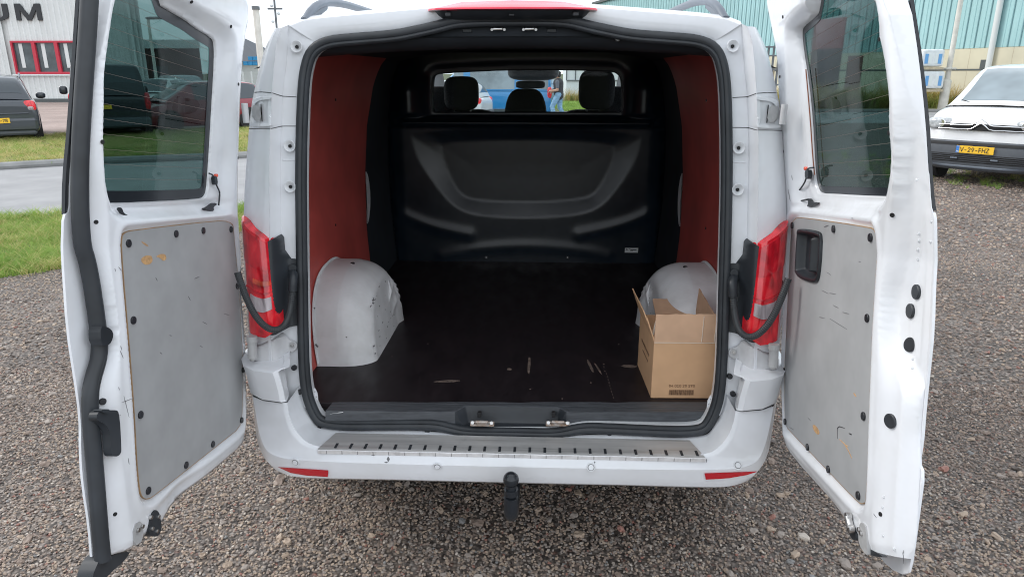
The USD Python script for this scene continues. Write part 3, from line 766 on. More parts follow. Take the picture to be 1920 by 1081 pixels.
# ------------------------------------------------------------------ tail lights, covers, hoses, hinges
prof = np.array([(.004, .012), (0, 0), (-.006, -.010), (-.02, -.016), (-.055, -.012), (-.085, .010), (-.103, .045), (-.112, .11), (-.116, .22)])
def lamp_surface(k, f, off=0.0):
    """k: 0 at the inner edge to 1 at the outer edge; f: 0 bottom to 1 top."""
    k = np.asarray(k) * .80
    s = np.interp(k, np.linspace(0, 1, len(prof)), np.arange(len(prof)))
    pxy = np.stack([np.interp(s, np.arange(len(prof)), prof[:, j]) for j in (0, 1)], -1)
    zt = 1.186 + np.clip(-pxy[..., 0], 0, .15) * 0.62
    zb = .886 - np.clip(-pxy[..., 0], 0, .03) * 0.7 + np.clip(-pxy[..., 0] - .03, 0, .1) * .12
    z = zb + (zt - zb) * f
    x = -0.797 + 0.014 * (1.188 - z) / 0.294 + pxy[..., 0] * (1 + 0.10 * (1.188 - z) / .3)
    y = yr(z) - 0.078 + pxy[..., 1]
    n = np.stack([-0.35 - 0.65 * np.clip(k * 1.4 - .6, 0, 1), -1 + np.clip(k * 1.4 - .5, 0, .9), 0 * k], -1); n /= np.linalg.norm(n, axis=-1, keepdims=True)
    return np.stack([x, y, z], -1) + n * off
def lamp_patch(k0, k1, f0, f1, off, n=14, back=None):
    K, Fv = np.meshgrid(np.linspace(k0, k1, n), np.linspace(f0, f1, n))
    P = lamp_surface(K, Fv, off); B = lamp_surface(K, Fv, off - (back or 0.02))
    rim = np.concatenate([P[0], P[1:, -1], P[-1, ::-1][1:], P[::-1, 0][1:]]); rb = np.concatenate([B[0], B[1:, -1], B[-1, ::-1][1:], B[::-1, 0][1:]])
    return cat(flip(grid(P)), grid(np.stack([rim, rb], 1)))
for sx in (1, -1):
    mm = (lambda m: m) if sx > 0 else mirror
    L = van.part("tail_light", mm(lamp_patch(0, 1, 0, 1, 0.0, 30, 0.03)), "red_lens", smooth=40)
    van.part("upper_lens", mm(lamp_patch(.12, .95, .66, .97, .0022, 14, .004)), "red_lens_deep" if sx > 0 else "red_lens_deep", parent=L)
    if sx > 0: van.part("indicator_lens", mm(lamp_patch(.22, .62, .51, .555, .0030, 10, .005)), "orange_lens", parent=L)
    van.part("lens_band", mm(lamp_patch(.13, .80, .425, .44, .0030, 10, .005)), "red_lens_deep", parent=L)
    van.part("reverse_lens", mm(lamp_patch(.26, .70, .25, .385, .0035, 12, .006)), "clear_lens", parent=L)
    # black cover beside the lamp
    P = [rear(a, b) - [xc, 0, 0] for a, b in ((510, 447.5), (530, 438), (534.5, 444), (536.5, 468), (548, 484), (561, 485), (561, 609), (545, 611), (528, 613), (522, 613))]
    pol = Polygon([(q[0], q[2]) for q in P])
    hcov = lambda u, v: 0.010 + 0.070 * sstep(-u, 0.757, 0.790) - 0.004 * sstep(-u, .765, .74)
    cv = sheet(pol, hcov, lambda u, v, w: np.stack([u, yr(v) - w, v], 1), 0.008, back=-0.004)
    C = van.part("lamp_cover", mm(cv), "black_plastic", smooth=40)
    q = (rear(551, 502, -.012) - [xc, 0, 0]) * [sx, 1, 1]
    van.part("cover_boss", disc(q, NRM, .014, .006, 18), "rubber", parent=C)
    # corrugated cable hose
    pth = np.array([rear(a, b, o) - [xc, 0, 0] for a, b, o in ((551, 512, -.012), (551.5, 517, -.045), (551, 526, -.055), (550, 545, -.055), (547, 570, -.06), (543, 592, -.07), (535, 610, -.085), (522, 619, -.105), (507, 617, -.125), (492, 606, -.14), (478, 588, -.15), (465, 562, -.155), (455, 535, -.16), (447, 510, -.16))])
    hp = smoothline(pth, 300, 3); s = np.arange(300)
    rr = 0.0108 + 0.0006 * np.sin(s * 1.57) * (((s > 44) & (s < 80)) | ((s > 130) if sx > 0 else (s > 130))) - 0.0006 * ((s >= 80) & (s <= 130))
    van.part("cable_hose", mm(tube(hp, rr, 12)), "grey_hose", smooth=25)
    el = tube(smoothline(pth[:4], 16, 2), 0.0150, 14); van.part("hose_elbow", mm(el), "black_plastic", parent=C, smooth=60)
    # lower hinge: plate with two bolts, knuckle
    P = [rear(a, b) - [xc, 0, 0] for a, b in ((482, 638), (488, 636), (502, 634), (520, 624), (536, 622), (542, 632), (549, 636), (559, 640), (561, 649), (556, 656), (546, 658), (541, 664), (537, 671), (527, 674), (518, 671), (508, 666), (496, 662), (482, 661))]
    pol = Polygon(rounded([(q[0], q[2]) for q in P], 1))
    hp_ = lambda u, v: 0.012 + 0.055 * sstep(-u, .765, .80) + 0.004 * sstep(-u, .80, .86)
    H = van.part("lower_hinge", mm(sheet(pol, hp_, lambda u, v, w: np.stack([u, yr(v) - w, v], 1), 0.008, back=0.004)), "hinge_white", smooth=40)
    for a, b, o in ((550, 646.5, -.013), (529.5, 666, -.012)):
        q = (rear(a, b, o) - [xc, 0, 0]) * [sx, 1, 1]; n = NRM * [sx, 1, 1]
        van.part("bolt", disc(q, n, .011, .003, 18), "hinge_grey", parent=H)
        van.part("bolt_head", disc(q + n * .003, n, .0068, .004, 6), "steel", parent=H)
    a_, b_ = rear(474, 632, -.10) - [xc, 0, 0], rear(475, 671, -.10) - [xc, 0, 0]
    van.part("hinge_knuckle", mm(cat(cyl(a_, b_, .0150, 20), cyl(a_ + [0, 0, .004], a_ + (b_ - a_) * .22, .0172, 20), cyl(b_ - [0, 0, .008], b_, .008, 14))), "hinge_grey", parent=H, smooth=40)
    # upper hinge: raised pocket rim, arm and gap, lying on the pillar
    def pad(px, off, thick): return mm(decal(pill, rounded(px, 1), off, 3.0, thick=thick))
    U = van.part("upper_hinge", cat(pad([(472, 196), (474, 187), (482, 181), (509, 179), (509, 186), (490, 187.5), (481, 191), (477, 198)], .012, .02), pad([(467, 231), (500, 231.5), (514, 229.5), (512, 235), (495, 237.5), (467, 237)], .010, .02), pad([(502, 187), (508.5, 186), (508.5, 232), (502, 232)], .008, .016)), "white_paint", smooth=30)
    van.part("hinge_arm", pad([(470, 199), (487, 194), (491, 227), (474, 226)], .020, .03), "hinge_grey", parent=U, smooth=30)
    van.part("hinge_gap", pad([(488, 195), (490, 195), (492.5, 228), (490.5, 228)], .006, .012), "dark_hole", parent=U)
    c2 = rear(462, 212, -.10) - [xc, 0, 0]
    van.part("hinge_knuckle", mm(cyl(c2 + [0, 0, -.03], c2 + [0, 0, .03], .010, 16)), "hinge_white", parent=U, smooth=40)

# ------------------------------------------------------------------ third brake light, roof rails, tow bar
secs, base = [], []
for x, yb_, zt_ in ((-.272, .200, 1.906), (-.262, .165, 1.910), (-.235, .140, 1.918), (-.16, .122, 1.930), (0, .115, 1.934), (.16, .122, 1.930), (.235, .140, 1.918), (.262, .165, 1.910), (.272, .200, 1.906)):
    secs.append([(x, yb_ + .015, 1.897), (x, yb_, 1.899), (x, yb_ + .002, 1.904), (x, yb_ + .05, zt_ - .006), (x, yb_ + .16, zt_ + .004), (x, .50, zt_ + .004), (x, .50, 1.89)])
    s = 0.93 if abs(x) > .2 else 1
    base.append([(x * s * .93, .24, 1.868), (x * s * .94, yb_ + .045, 1.872), (x * s, yb_ + .012, 1.8985), (x * s, .24, 1.900)])
bl_ = van.part("brake_light", grid(np.array(secs)), "brake_red", smooth=35)
van.part("brake_light_base", grid(np.array(base)), "black_plastic", parent=bl_, smooth=30)
for x in (-.20, .0, .20):
    van.part("base_clip", box((x, .15, 1.886), (.018, .014, .012), .002), "rubber", parent=bl_)
for sx in (-1, 1):
    P = smoothline([(.675 * sx, .205, 1.872), (.67 * sx, .225, 1.893), (.66 * sx, .30, 1.930), (.655 * sx, .46, 1.953), (.65 * sx, .8, 1.962), (.65 * sx, 2.5, 1.965), (.655 * sx, 2.85, 1.945), (.66 * sx, 3.05, 1.892)], 60, 2)
    r_ = van.part("roof_rail", cat(tube(P, 1.0, 12, flat=(.0145, .0135)), tube(smoothline([(.675 * sx, .215, 1.87), (.67 * sx, .27, 1.897), (.66 * sx, .38, 1.928)], 12), np.linspace(.020, .013, 12), 12), superell((.66 * sx, 2.95, 1.905), (.04, .22, .05), .6)), "rail_grey", smooth=50)
bc = atz(962, 897, .478); bx = 0.014; byy = -0.235
zc = aty(962, 898, byy)[2]
van.part("tow_ball", cat(trimesh.creation.icosphere(subdivisions=3, radius=.0255).apply_translation((bx, byy, zc)), cyl((bx, byy, zc - .020), (bx, byy, zc - .034), .0165, 24),
    tube(smoothline([(bx, byy, zc - .034), (bx, byy, zc - .09), (bx, byy + .005, zc - .13), (bx, byy + .05, zc - .165), (bx, byy + .16, zc - .17), (bx, byy + .30, zc - .15)], 40, 2), np.linspace(.0235, .024, 40), 18)), "black_gloss", smooth=45)
van.part("tow_socket", cat(box((bx + .14, .10, .335), (.06, .05, .06), .012), cyl((bx + .14, .08, .335), (bx + .14, .065, .335), .026)), "black_plastic")
van.part("tow_beam", box((0, .34, .31), (1.0, .08, .08), .01), "black_plastic")

# ------------------------------------------------------------------ outer shell, cab
hs = np.array([(.55, .30), (.80, .30), (.88, .33), (.915, .42), (.935, .70), (.945, 1.0), (.942, 1.2), (.928, 1.336), (.900, 1.525), (.855, 1.703), (.826, 1.778), (.777, 1.857), (.70, 1.893), (.5, 1.91), (.25, 1.925), (0, 1.93)])
ys = [("r", 0.0), (0.7, 1.93), (1.5, 1.93), (2.40, 1.93), (2.52, 1.93), (3.10, 1.92), (3.30, 1.90), (3.55, 1.80), (3.85, 1.60), (4.15, 1.35), (4.35, 1.14), (4.60, 1.05), (4.80, .95), (4.93, .78), (4.97, .60), (4.95, .42)]
S = []
for y, zt_ in ys:
    row = []
    for x, z in hs:
        if y == "r": row.append((-x, yr(z) + 0.20 if z < 1.84 else yr(z) + .16, z)); continue
        zz = .30 + (z - .30) * (zt_ - .30) / 1.63 if zt_ < 1.93 else z
        taper = 1.0 - 0.0 if y < 4.2 else 1.0 - 0.28 * ((y - 4.2) / .8) ** 2
        row.append((-x * taper, y, zz))
    S.append(row)
S = np.array(S)
def shell_cells(keep):
    P = S; a, b = P.shape[:2]; I = np.arange(a * b).reshape(a, b); F = []
    for i in range(a - 1):
        for j in range(b - 1):
            if keep(i, j): q = (I[i, j], I[i + 1, j], I[i + 1, j + 1], I[i, j + 1]); F += [(q[0], q[1], q[2]), (q[0], q[2], q[3])]
    return trimesh.Trimesh(P.reshape(-1, 3), F, process=False)
is_side = lambda i, j: 4 <= i <= 6 and 6 <= j <= 9
is_shield = lambda i, j: 6 <= i <= 9 and j >= 12
sh = flip(shell_cells(lambda i, j: not is_side(i, j) and not is_shield(i, j)))
van.part("body_shell", cat(sh, mirror(sh)), "white_paint", smooth=35)
g1 = flip(shell_cells(is_shield)); van.part("windscreen", cat(g1, mirror(g1)), "clear_glass", smooth=35)
g2 = flip(shell_cells(is_side)); van.part("side_window", g2, "clear_glass"); van.part("side_window", mirror(g2), "clear_glass")
for sx in (-1, 1):
    for y in (0.735, 3.95):
        c = np.array([.83 * sx, y, .325])
        w = van.part("wheel", cat(trimesh.creation.revolve(np.array([(.19, -.10), (.30, -.11), (.325, -.08), (.33, 0), (.325, .08), (.30, .11), (.19, .10)]), sections=40).apply_transform(trimesh.transformations.rotation_matrix(np.pi / 2, (0, 1, 0))).apply_translation(c)), "rubber", smooth=40)
        van.part("rim", cyl(c - [.09, 0, 0], c + [.09, 0, 0], .20, 28), "rail_grey", parent=w)
van.part("underbody", box((0, 2.4, .30), (1.6, 4.6, .06), .01), "liner_dark")
van.part("cab_floor", box((0, 3.3, .52), (1.6, 2.0, .03)), "liner_dark")
van.part("dashboard", cat(superell((0, 3.75, .98), (1.6, .62, .34), .45), box((0, 4.0, .8), (1.6, .5, .4), .05)), "black_plastic", smooth=60)
van.part("cab_ceiling", box((0, 2.75, 1.855), (1.3, 1.0, .02), .004), "liner_dark")
Y = 2.72
for (a0, b0, a1, b1, sh0, sh1) in ((832, 143, 898, 207, 792, 852), (946, 166, 1024, 240, None, None), (1086, 131, 1151, 206, 1124, 1182)):
    p, q = aty(a0, b0, Y), aty(a1, b1, Y); c = (p + q) / 2
    if sh0:
        st = van.part("seat", cat(superell((c[0], Y + .10, 1.10), (.50, .16, .74), .35)), "fabric_dark", smooth=60)
        p2, q2 = aty(sh0, 168, Y + .02), aty(sh1, 215, Y + .02)
        van.part("seat_shoulder", superell(((p2[0] + q2[0]) / 2, Y + .06, p2[2] - .16), (q2[0] - p2[0], .18, .36), .5), "fabric_dark", parent=st, smooth=60)
        van.part("headrest", superell((c[0], Y, c[2]), (q[0] - p[0], .13, p[2] - q[2]), .55), "fabric_dark", parent=st, smooth=60)
        for dx in (-.06, .06): van.part("headrest_post", cyl((c[0] + dx, Y + .02, q[2] + .03), (c[0] + dx, Y + .04, q[2] - .10), .007, 10), "steel", parent=st)
    else:
        van.part("seat", superell((c[0], Y + .06, p[2] - .40), (q[0] - p[0] + .02, .16, .80), .55), "fabric_dark", smooth=60)
p, q = aty(952, 127, 3.3), aty(1048, 150, 3.3); c = (p + q) / 2
oc = van.part("overhead_console", superell((c[0], 3.3, c[2] + .02), (q[0] - p[0], .24, p[2] - q[2] + .05), .6), "rail_grey", smooth=60)
p, q = aty(967, 151, 3.42), aty(1022, 166, 3.42); c = (p + q) / 2
mr = van.part("rear_view_mirror", cat(superell(c, (q[0] - p[0], .05, p[2] - q[2]), .45), cyl(c, c + [0, .03, .09], .008)), "black_plastic", smooth=60)
# ------------------------------------------------------------------ the two rear doors
class DoorFrame:
    """Plane of a door's inner face: u from the hinge outwards, v up, w towards the middle of the van; bent inwards above v0."""
    def __init__(s, vp, hx, lean, side):
        a = math.radians(8.5); s.side = side
        D = ray(*vp); s.D = D / np.linalg.norm(D)
        ax = np.array([0, math.sin(a), math.cos(a)]); n = np.cross(s.D, ax); n /= np.linalg.norm(n)
        s.ax = np.cross(n, s.D); s.n = n * (1 if side == "L" else -1)
        s.P0 = np.array([hx, .1, .7]); s.lean, s.v0 = lean, 0.5
    def place(s, u, v, w):
        u, v, w = (np.asarray(q, float) for q in (u, v, w))
        ww = w + s.lean * np.maximum(0, v - s.v0)
        return s.P0 - u[:, None] * s.D + v[:, None] * s.ax + ww[:, None] * s.n
    def uv(s, px, py, w=0.0):
        q = onplane(px, py, s.n, s.n @ s.P0 + w) - s.P0
        v = q @ s.ax
        if v > s.v0:
            m = s.n - s.lean * s.ax
            q = onplane(px, py, m, m @ s.P0 + w - s.lean * s.v0) - s.P0; v = q @ s.ax
        return (-(q @ s.D), v)
    def tr(s, pts, w=0.0): return [s.uv(a, b, w) for a, b in pts]

def fix(p):
    p = p if p.is_valid else p.buffer(0)
    return max(p.geoms, key=lambda g: g.area) if p.geom_type == "MultiPolygon" else p

def dots(D, parent, pts, r, mat, name, w=0.001, h=0.003, n=14):
    for a, b in pts:
        u, v = D.uv(a, b, w)
        c = D.place([u], [v], [w])[0]
        van.part(name, disc(c, D.n - (D.lean * D.ax if v > D.v0 else 0), r, h, n), mat, parent=parent)

for SIDE in ("L", "R"):
    if SIDE == "L":
        D = DoorFrame((1035, 342), -.93, .09, "L")
        inner = D.tr([(188, 1042), (183, 1000), (172, 870), (167, 825), (162, 750), (167, 715), (183, 665), (179, 620), (160, 498), (145, 450), (141, 330), (144, 225), (178, 0)], -.045) + [(.745, 1.16), (.72, 1.25), (.60, 1.30), (.25, 1.285), (.08, 1.27)] + \
            D.tr([(473, 17), (460, 83), (454, 173), (452, 225), (448, 360), (452, 450), (454, 525), (459, 608), (462.5, 662), (463.5, 787), (463, 808), (459, 830), (445, 844), (378, 902), (331, 944), (306, 980), (267, 1008), (247, 1030)])
        window = D.tr([(213, 381)], -.01) + D.tr([(230, 380), (260, 379), (340, 375), (380, 372), (385, 369), (390, 360), (392, 340), (395, 300), (398, 250), (402, 180), (406, 110), (405, 80), (400, 71), (370, 53), (350, 37), (325, 23), (300, 8)], -.038)
        window = window + [(.53, 1.23), (.68, 1.225)] + D.tr([(224, 0), (209, 100), (203, 150), (202, 200), (200, 260), (202, 310), (205, 350)], -.006)
        recess = D.tr([(210, 383), (225, 402), (246, 412), (412, 405), (425, 401), (440, 360), (444, 225), (442, 146), (444, 83), (440, 62), (425, 42), (375, 12), (350, -6), (310, -32), (280, -50)]) + [(.70, 1.235)] + D.tr([(220, 0), (205, 100), (199, 150), (198, 200), (197, 260), (199, 310), (202, 350)])
        board = D.tr([(233, 444), (237.5, 436.5), (250, 432), (412.5, 413.5), (433, 415.6), (441.7, 423), (441.7, 441), (452, 546), (455, 608), (458, 662), (459, 725), (457, 783), (452, 802), (423, 825), (378, 861), (295, 927), (281, 936), (271, 932), (266, 916), (261, 863), (257, 780), (250, 683), (244, 610), (235, 504)])
        lineA = [(226, -60), (215, 0), (200, 100), (194, 150), (193, 200), (191, 260), (193, 310), (196, 350), (202, 395), (204, 431), (204, 483), (217, 608), (226, 690), (224, 770), (228, 850), (236, 930), (248, 1000), (256, 1060), (260, 1100)]
        lineB = [(200, -60), (187, 0), (169, 225), (167, 330), (173, 450), (183, 498), (203, 600), (205, 665), (190, 715), (185, 750), (190, 825), (197, 870), (205, 1000), (207, 1060), (208, 1100)]
        skin = D.tr([(120, 402), (119, 440), (120, 500), (128, 620), (141, 704), (152, 780), (152, 860), (158, 920), (168, 983), (174, 1058), (178, 1075)], -.055) + [(.76, -.30), (.66, -.262), (.40, -.248), (.20, -.245), (.12, -.235), (.085, -.21), (.07, -.18)]
        skin_up = [(.03, .3), (.02, .7), (.04, 1.27), (-.07, 1.285), (-.09, 1.262), (-.02, 1.30), (.20, 1.325), (.6, 1.345), (.74, 1.30)]
        glass_edge = D.tr([(146, 0), (131, 225), (121, 330), (120, 402)], -.060)
        screws = [(241, 456), (330, 438), (381, 432), (433, 430), (445, 536), (456, 693), (453, 787), (399, 832), (349, 871), (278, 919), (263.5, 777), (250, 600)]
        holes = [(202, 95), (192, 266), (180, 416), (359, 4), (433, 50), (447, 158), (446, 296), (215.5, 963), (194, 802), (204, 815)]
        who, word = "left", "left rear door, its rubber seal still along the free edge"
    else:
        D = DoorFrame((1071, 342), .915, .12, "R")
        inner = D.tr([(1712, 1020), (1702, 1058), (1694, 1066)], -.048) + D.tr([(1682, 1058)], -.03) + D.tr([(1668, 1047), (1659, 1043), (1623, 1029), (1589, 986), (1578, 969), (1539, 919), (1483, 855), (1467, 829), (1465.6, 808), (1462.5, 683), (1464.6, 621), (1465.6, 600), (1468, 525), (1470, 441), (1469, 392), (1464.6, 287), (1460, 225), (1456, 162), (1454, 104), (1439.6, 35), (1433, 2)]) + [(.02, 1.27), (.25, 1.285), (.58, 1.30), (.71, 1.25), (.75, 1.16)] + \
            D.tr([(1702, 0), (1719, 112), (1731, 225), (1736, 308), (1741, 387), (1745, 398), (1746, 450), (1746, 504), (1741, 625), (1735, 683), (1726, 767), (1722, 825), (1722, 880), (1718, 947)], -.050)
        window = D.tr([(1533, 21), (1521, 35), (1502, 50), (1499, 62), (1502, 94), (1512, 156), (1519, 225), (1523, 298), (1525, 329), (1529, 350), (1535, 362), (1560, 363), (1610, 366)], -.038) + D.tr([(1640, 367.5)], -.022) + D.tr([(1656, 368), (1661, 346), (1665.6, 308), (1665.6, 277), (1661, 260), (1661, 225), (1662.5, 187), (1656, 135), (1650, 96), (1644, 79), (1643, 42), (1636, 0)], -.006) + [(.50, 1.225), (.38, 1.23)]
        recess = D.tr([(1525, 0), (1500, 12), (1475, 40), (1470, 62), (1474, 120), (1476, 225), (1478, 300), (1480, 350), (1487, 392), (1505, 402), (1620, 408), (1648, 396), (1664, 350), (1668, 308), (1668, 277), (1664, 225), (1665, 187), (1659, 135), (1653, 96), (1647, 79), (1646, 42), (1639, 0)]) + [(.52, 1.235), (.36, 1.24)]
        board = D.tr([(1479, 421), (1487, 410), (1496, 407), (1625, 426), (1635, 432), (1638.5, 452), (1631, 608), (1629, 662), (1624, 787), (1621, 891), (1618.5, 939), (1611.6, 944), (1603, 940), (1539, 872), (1475, 805), (1469.6, 797), (1468, 780), (1467, 704), (1472, 600), (1476, 504)])
        lineA = [(1646, -60), (1653, 0), (1661, 90), (1674, 180), (1677, 225), (1680, 300), (1674, 370), (1661, 400), (1653, 504), (1647, 625), (1642, 767), (1638, 870), (1634, 950), (1636, 1020), (1640, 1100)]
        lineB = [(1690, -60), (1696, 0), (1700, 225), (1694, 400), (1681, 504), (1670, 556), (1668, 640), (1677, 683), (1694, 725), (1694, 767), (1689, 815), (1681, 947), (1676, 1030), (1672, 1100)]
        skin = D.tr([(1752, 396), (1753, 450), (1752, 504), (1748, 625), (1742, 683), (1733, 767), (1729, 825), (1722, 866), (1731, 886), (1723, 947), (1710, 1044), (1703, 1080)], -.056) + [(.84, -.24), (.74, -.235), (.40, -.235), (.22, -.228), (.15, -.215), (.11, -.19), (.10, -.16)]
        skin_up = [(.04, .3), (.02, .7), (.04, 1.27), (-.07, 1.285), (-.09, 1.262), (-.02, 1.30), (.20, 1.325), (.58, 1.345), (.72, 1.30)]
        glass_edge = D.tr([(1708, 0), (1725, 112), (1737.5, 225), (1742, 308), (1748, 387), (1751, 395)], -.060)
        screws = [(1485.5, 422.5), (1563, 429), (1632, 445), (1476, 531.6), (1626, 596), (1469.5, 695), (1619, 779.6), (1472, 790), (1514, 837.6), (1553, 879), (1609, 928)]
        holes = [(1648.5, 74), (1468, 32), (1462.5, 144), (1666, 249), (1469, 284), (1673, 403), (1651, 963)]
        who, word = "right", "right rear door, bare painted free edge with black plugs"
    inner, window, recess, board = (fix(Polygon(rounded(p, 1))) for p in (inner, window, recess, board))
    if SIDE == "R":
        CUP = fix(Polygon(rounded(D.tr([(1496, 433), (1499, 429), (1512, 429), (1535, 433), (1541, 438), (1542, 450), (1541, 483), (1537, 522), (1531, 530), (1522, 529), (1504, 523), (1494, 514), (1493, 504)], -.003), 2)))
    A_ = D.tr(lineA, 0.0); B_ = D.tr(lineB, -.022)
    regA = Polygon(list(map(tuple, smoothline(A_, 60, 2))) + [(2.0, A_[-1][1]), (2.0, A_[0][1])]).buffer(0); regB = Polygon(list(map(tuple, smoothline(B_, 60, 2))) + [(2.0, B_[-1][1]), (2.0, B_[0][1])]).buffer(0)
    bb = board.buffer(.006)
    def face_h(u, v):
        dr = sdist(recess, u, v); db = sdist(bb, u, v); di = sdist(inner, u, v); dA, dB = sdist(regA, u, v), sdist(regB, u, v); dw = sdist(window, u, v)
        w = 0 * u
        w -= 0.033 * sstep(dr, -.006, .036) + 0.006 * sstep(dw, -.030, -.004)
        w -= 0.011 * sstep(db, -.012, .002)
        # pressed pads along the hinge side of the window and beads
        near = sstep(dr, .0, .03) * sstep(u, .20, .12)
        w += 0.014 * near * (0.5 + 0.5 * np.cos((v - .80) * 2 * np.pi / .17)) * (v > .58)
        # low rounded crease round the board
        w -= 0.006 * sstep(di, .022, .0)
        fAB = np.where(dB > 0, 1.0, np.where(dA > 0, dA / (dA - dB + 1e-9), 0.0))
        fAB = fAB - .10 * np.sin(2 * np.pi * fAB) * .5
        w -= 0.022 * fAB + (0.004 if SIDE == "L" else 0.008) * sstep(dB, .0, .010) + 0.020 * np.clip(dB / .035, 0, 1)
        w += 0.004 * np.exp(-((db + .020) / .010) ** 2)
        # ledge ridge below the window
        w -= 0.012 * sstep(np.abs(v - .575), .03, .012) * sstep(u, .08, .14) * sstep(dr, -.025, .005)
        # dimple at the lower corner where the latch sits
        w -= 0.020 * np.exp(-(((u - (.52 if SIDE == "L" else .60)) / .10) ** 2 + ((v + .235) / .035) ** 2))
        if SIDE == "R": w -= 0.022 * sstep(sdist(CUP, u, v), -.001, .004)
        return w
    face = fix(inner.difference(window))
    fm = sheet(face, face_h, D.place, 0.0085, back=-.0545)
    if SIDE == "R": fm = flip(fm)
    dp = van.part("rear_door", fm, "white_paint", smooth=55, label=word)
    def on_face(px, py):
        w = 0.0
        for _ in range(12):
            u, v = D.uv(px, py, w); w = .5 * w + .5 * float(face_h(np.array([u]), np.array([v]))[0])
        e = .004; hu = (face_h(np.array([u + e]), np.array([v])) - face_h(np.array([u - e]), np.array([v])))[0] / (2 * e); hv = (face_h(np.array([u]), np.array([v + e])) - face_h(np.array([u]), np.array([v - e])))[0] / (2 * e)
        n = D.n - hu * (-D.D) - (hv + (D.lean if v > D.v0 else 0)) * D.ax
        return D.place([u], [v], [w])[0], n / np.linalg.norm(n), w
    # outer skin with its lip along the free edge
    sk = fix(Polygon(rounded(skin + [(s[0], s[1]) for s in skin_up] + [(g[0] - .012, g[1]) for g in glass_edge], 1)))
    sm = sheet(fix(sk.difference(shapely.union_all([window.buffer(.012), shapely.affinity.translate(window, -.03, 0).buffer(.02), shapely.affinity.translate(window, -.05, 0)]).intersection(shapely.box(.035, 0, 2, 2)))), lambda u, v: -.0550 + 0 * u, D.place, 0.03, back=-.061)
    if SIDE == "R": sm = flip(sm)
    van.part("outer_skin", sm, "white_paint", parent=dp, smooth=40)
    # bonded pane, dark printed rim outside, running out to the free edge
    clear = fix(window.buffer(-.030, join_style=1) if SIDE == "L" else window.buffer(-.020, join_style=1))
    gm = sheet(fix(window.buffer(.006)), lambda u, v: -.0480 + 0 * u, D.place, 0.05, back=-.0515)
    van.part("window_glass", flip(gm) if SIDE == "R" else gm, "privacy_glass", parent=dp, smooth=False)
    fr = sheet(fix(window.buffer(.006).difference(clear)), lambda u, v: -.0462 + 0 * u, D.place, 0.03, back=-.0472)
    van.part("glass_border", flip(fr) if SIDE == "R" else fr, "black_gloss", parent=dp, smooth=False)
    ge = np.array(smoothline(glass_edge + ([] if SIDE == "x" else []), 30, 1))
    ob = sheet(fix(Polygon(np.vstack([ge, (ge - [.05, 0])[::-1]])).buffer(0)), lambda u, v: -.0580 + 0 * u, D.place, 0.03, back=-.066)
    van.part("outer_trim", flip(ob) if SIDE == "R" else ob, "black_gloss", parent=dp, smooth=False)
    # fine heating wires on the pane
    b0, b1 = clear.bounds[1], clear.bounds[3]
    for k, v in enumerate(np.arange(b0 + .03, b1 - .02, .036)):
        seg = clear.intersection(LineString([(-.2, v), (1.2, v)]))
        for sgm in (getattr(seg, "geoms", [seg])):
            if sgm.length < .05: continue
            (u0, _), (u1, _) = sgm.coords[0], sgm.coords[-1]
            uu = np.linspace(u0 + .004, u1 - .004, 6)
            van.part("heating_wire", tube(D.place(uu, np.full(6, v), np.full(6, -.0476)), .00038, 4, caps=False), "heat_line", parent=dp)
    # grey board with its edge, screws and wear
    bm = sheet(board if SIDE == "L" else fix(board.difference(CUP.buffer(-.003))), lambda u, v: -.0045 + 0 * u - .0015 * sstep(sdist(board, u, v), .003, 0), D.place, 0.03, back=-.0105)
    bd = van.part("door_board", flip(bm) if SIDE == "R" else bm, "grey_board", parent=dp, smooth=25, label="worn grey coated plywood board on the %s door" % who)
    er = sheet(fix(board.buffer(.0012).difference(board.buffer(-.0008))), lambda u, v: -.0058 + 0 * u, D.place, 0.02, back=-.0105)
    van.part("board_edge", flip(er) if SIDE == "R" else er, "board_edge", parent=dp)
    for a, b in screws:
        u, v = D.uv(a, b, -.004); c = D.place([u], [v], [-.0045])[0]
        van.part("board_screw", disc(c, D.n, .0105, .0035, 16), "screw_black", parent=dp)
    for a, b in holes:
        c, nn, _ = on_face(a, b)
        van.part("frame_hole", disc(c + nn * .0006, nn, .0052, .001, 12), "dark_hole", parent=dp)
    def patch(px, w, mat, name, th=.0012, sp=.01, smooth=False, parent=dp):
        p = fix(Polygon(rounded(D.tr(px, w), 1))); m = sheet(p, lambda u, v: w + 0 * u, D.place, sp, back=w - th)
        return van.part(name, flip(m) if SIDE == "R" else m, mat, parent=parent, smooth=smooth)
    def fscratch(pts, r, mat, w=0):
        q = [on_face(*p) for p in resample(pts, 5)]
        return tube(np.array([a + n * .0004 for a, n, _ in q]), r * np.array([.5, 1, 1, .9, .4]), 5, up=q[2][1])
    rng = np.random.default_rng(21 if SIDE == "L" else 22)
    def scratch(pts, r, mat, w=-.0042):
        uv = np.array(D.tr(pts, w)); uv = resample(uv, 12)
        return tube(D.place(uv[:, 0], uv[:, 1], np.full(12, w)), r * (0.5 + 0.5 * np.sin(np.linspace(0.2, 3.0, 12))), 5, up=D.n)
    if SIDE == "L":
        for k, px in enumerate(([(264, 451), (270, 454), (280, 461), (278, 463), (268, 457)], [(264, 486), (270, 480), (280, 478), (287, 482), (285, 493), (275, 497), (267, 493)], [(292, 481), (300, 476), (310, 476), (313, 484), (307, 490), (300, 483)])):
            patch(px, -.0040, "wood_scuff", "wood_scuff", .0007)
        van.part("board_scratch", cat(*[scratch([(a, b), (a + c, b + d)], .0009, "x") for a, b, c, d in ((292, 520, 3, 6), (365, 522, 9, -4), (380, 603, 8, 4), (420, 588, 10, 2), (318, 628, 4, 1), (375, 648, 5, 2), (300, 660, 4, 3), (353, 555, 4, 8))]), "scratch_grey", parent=dp, kind="stuff")
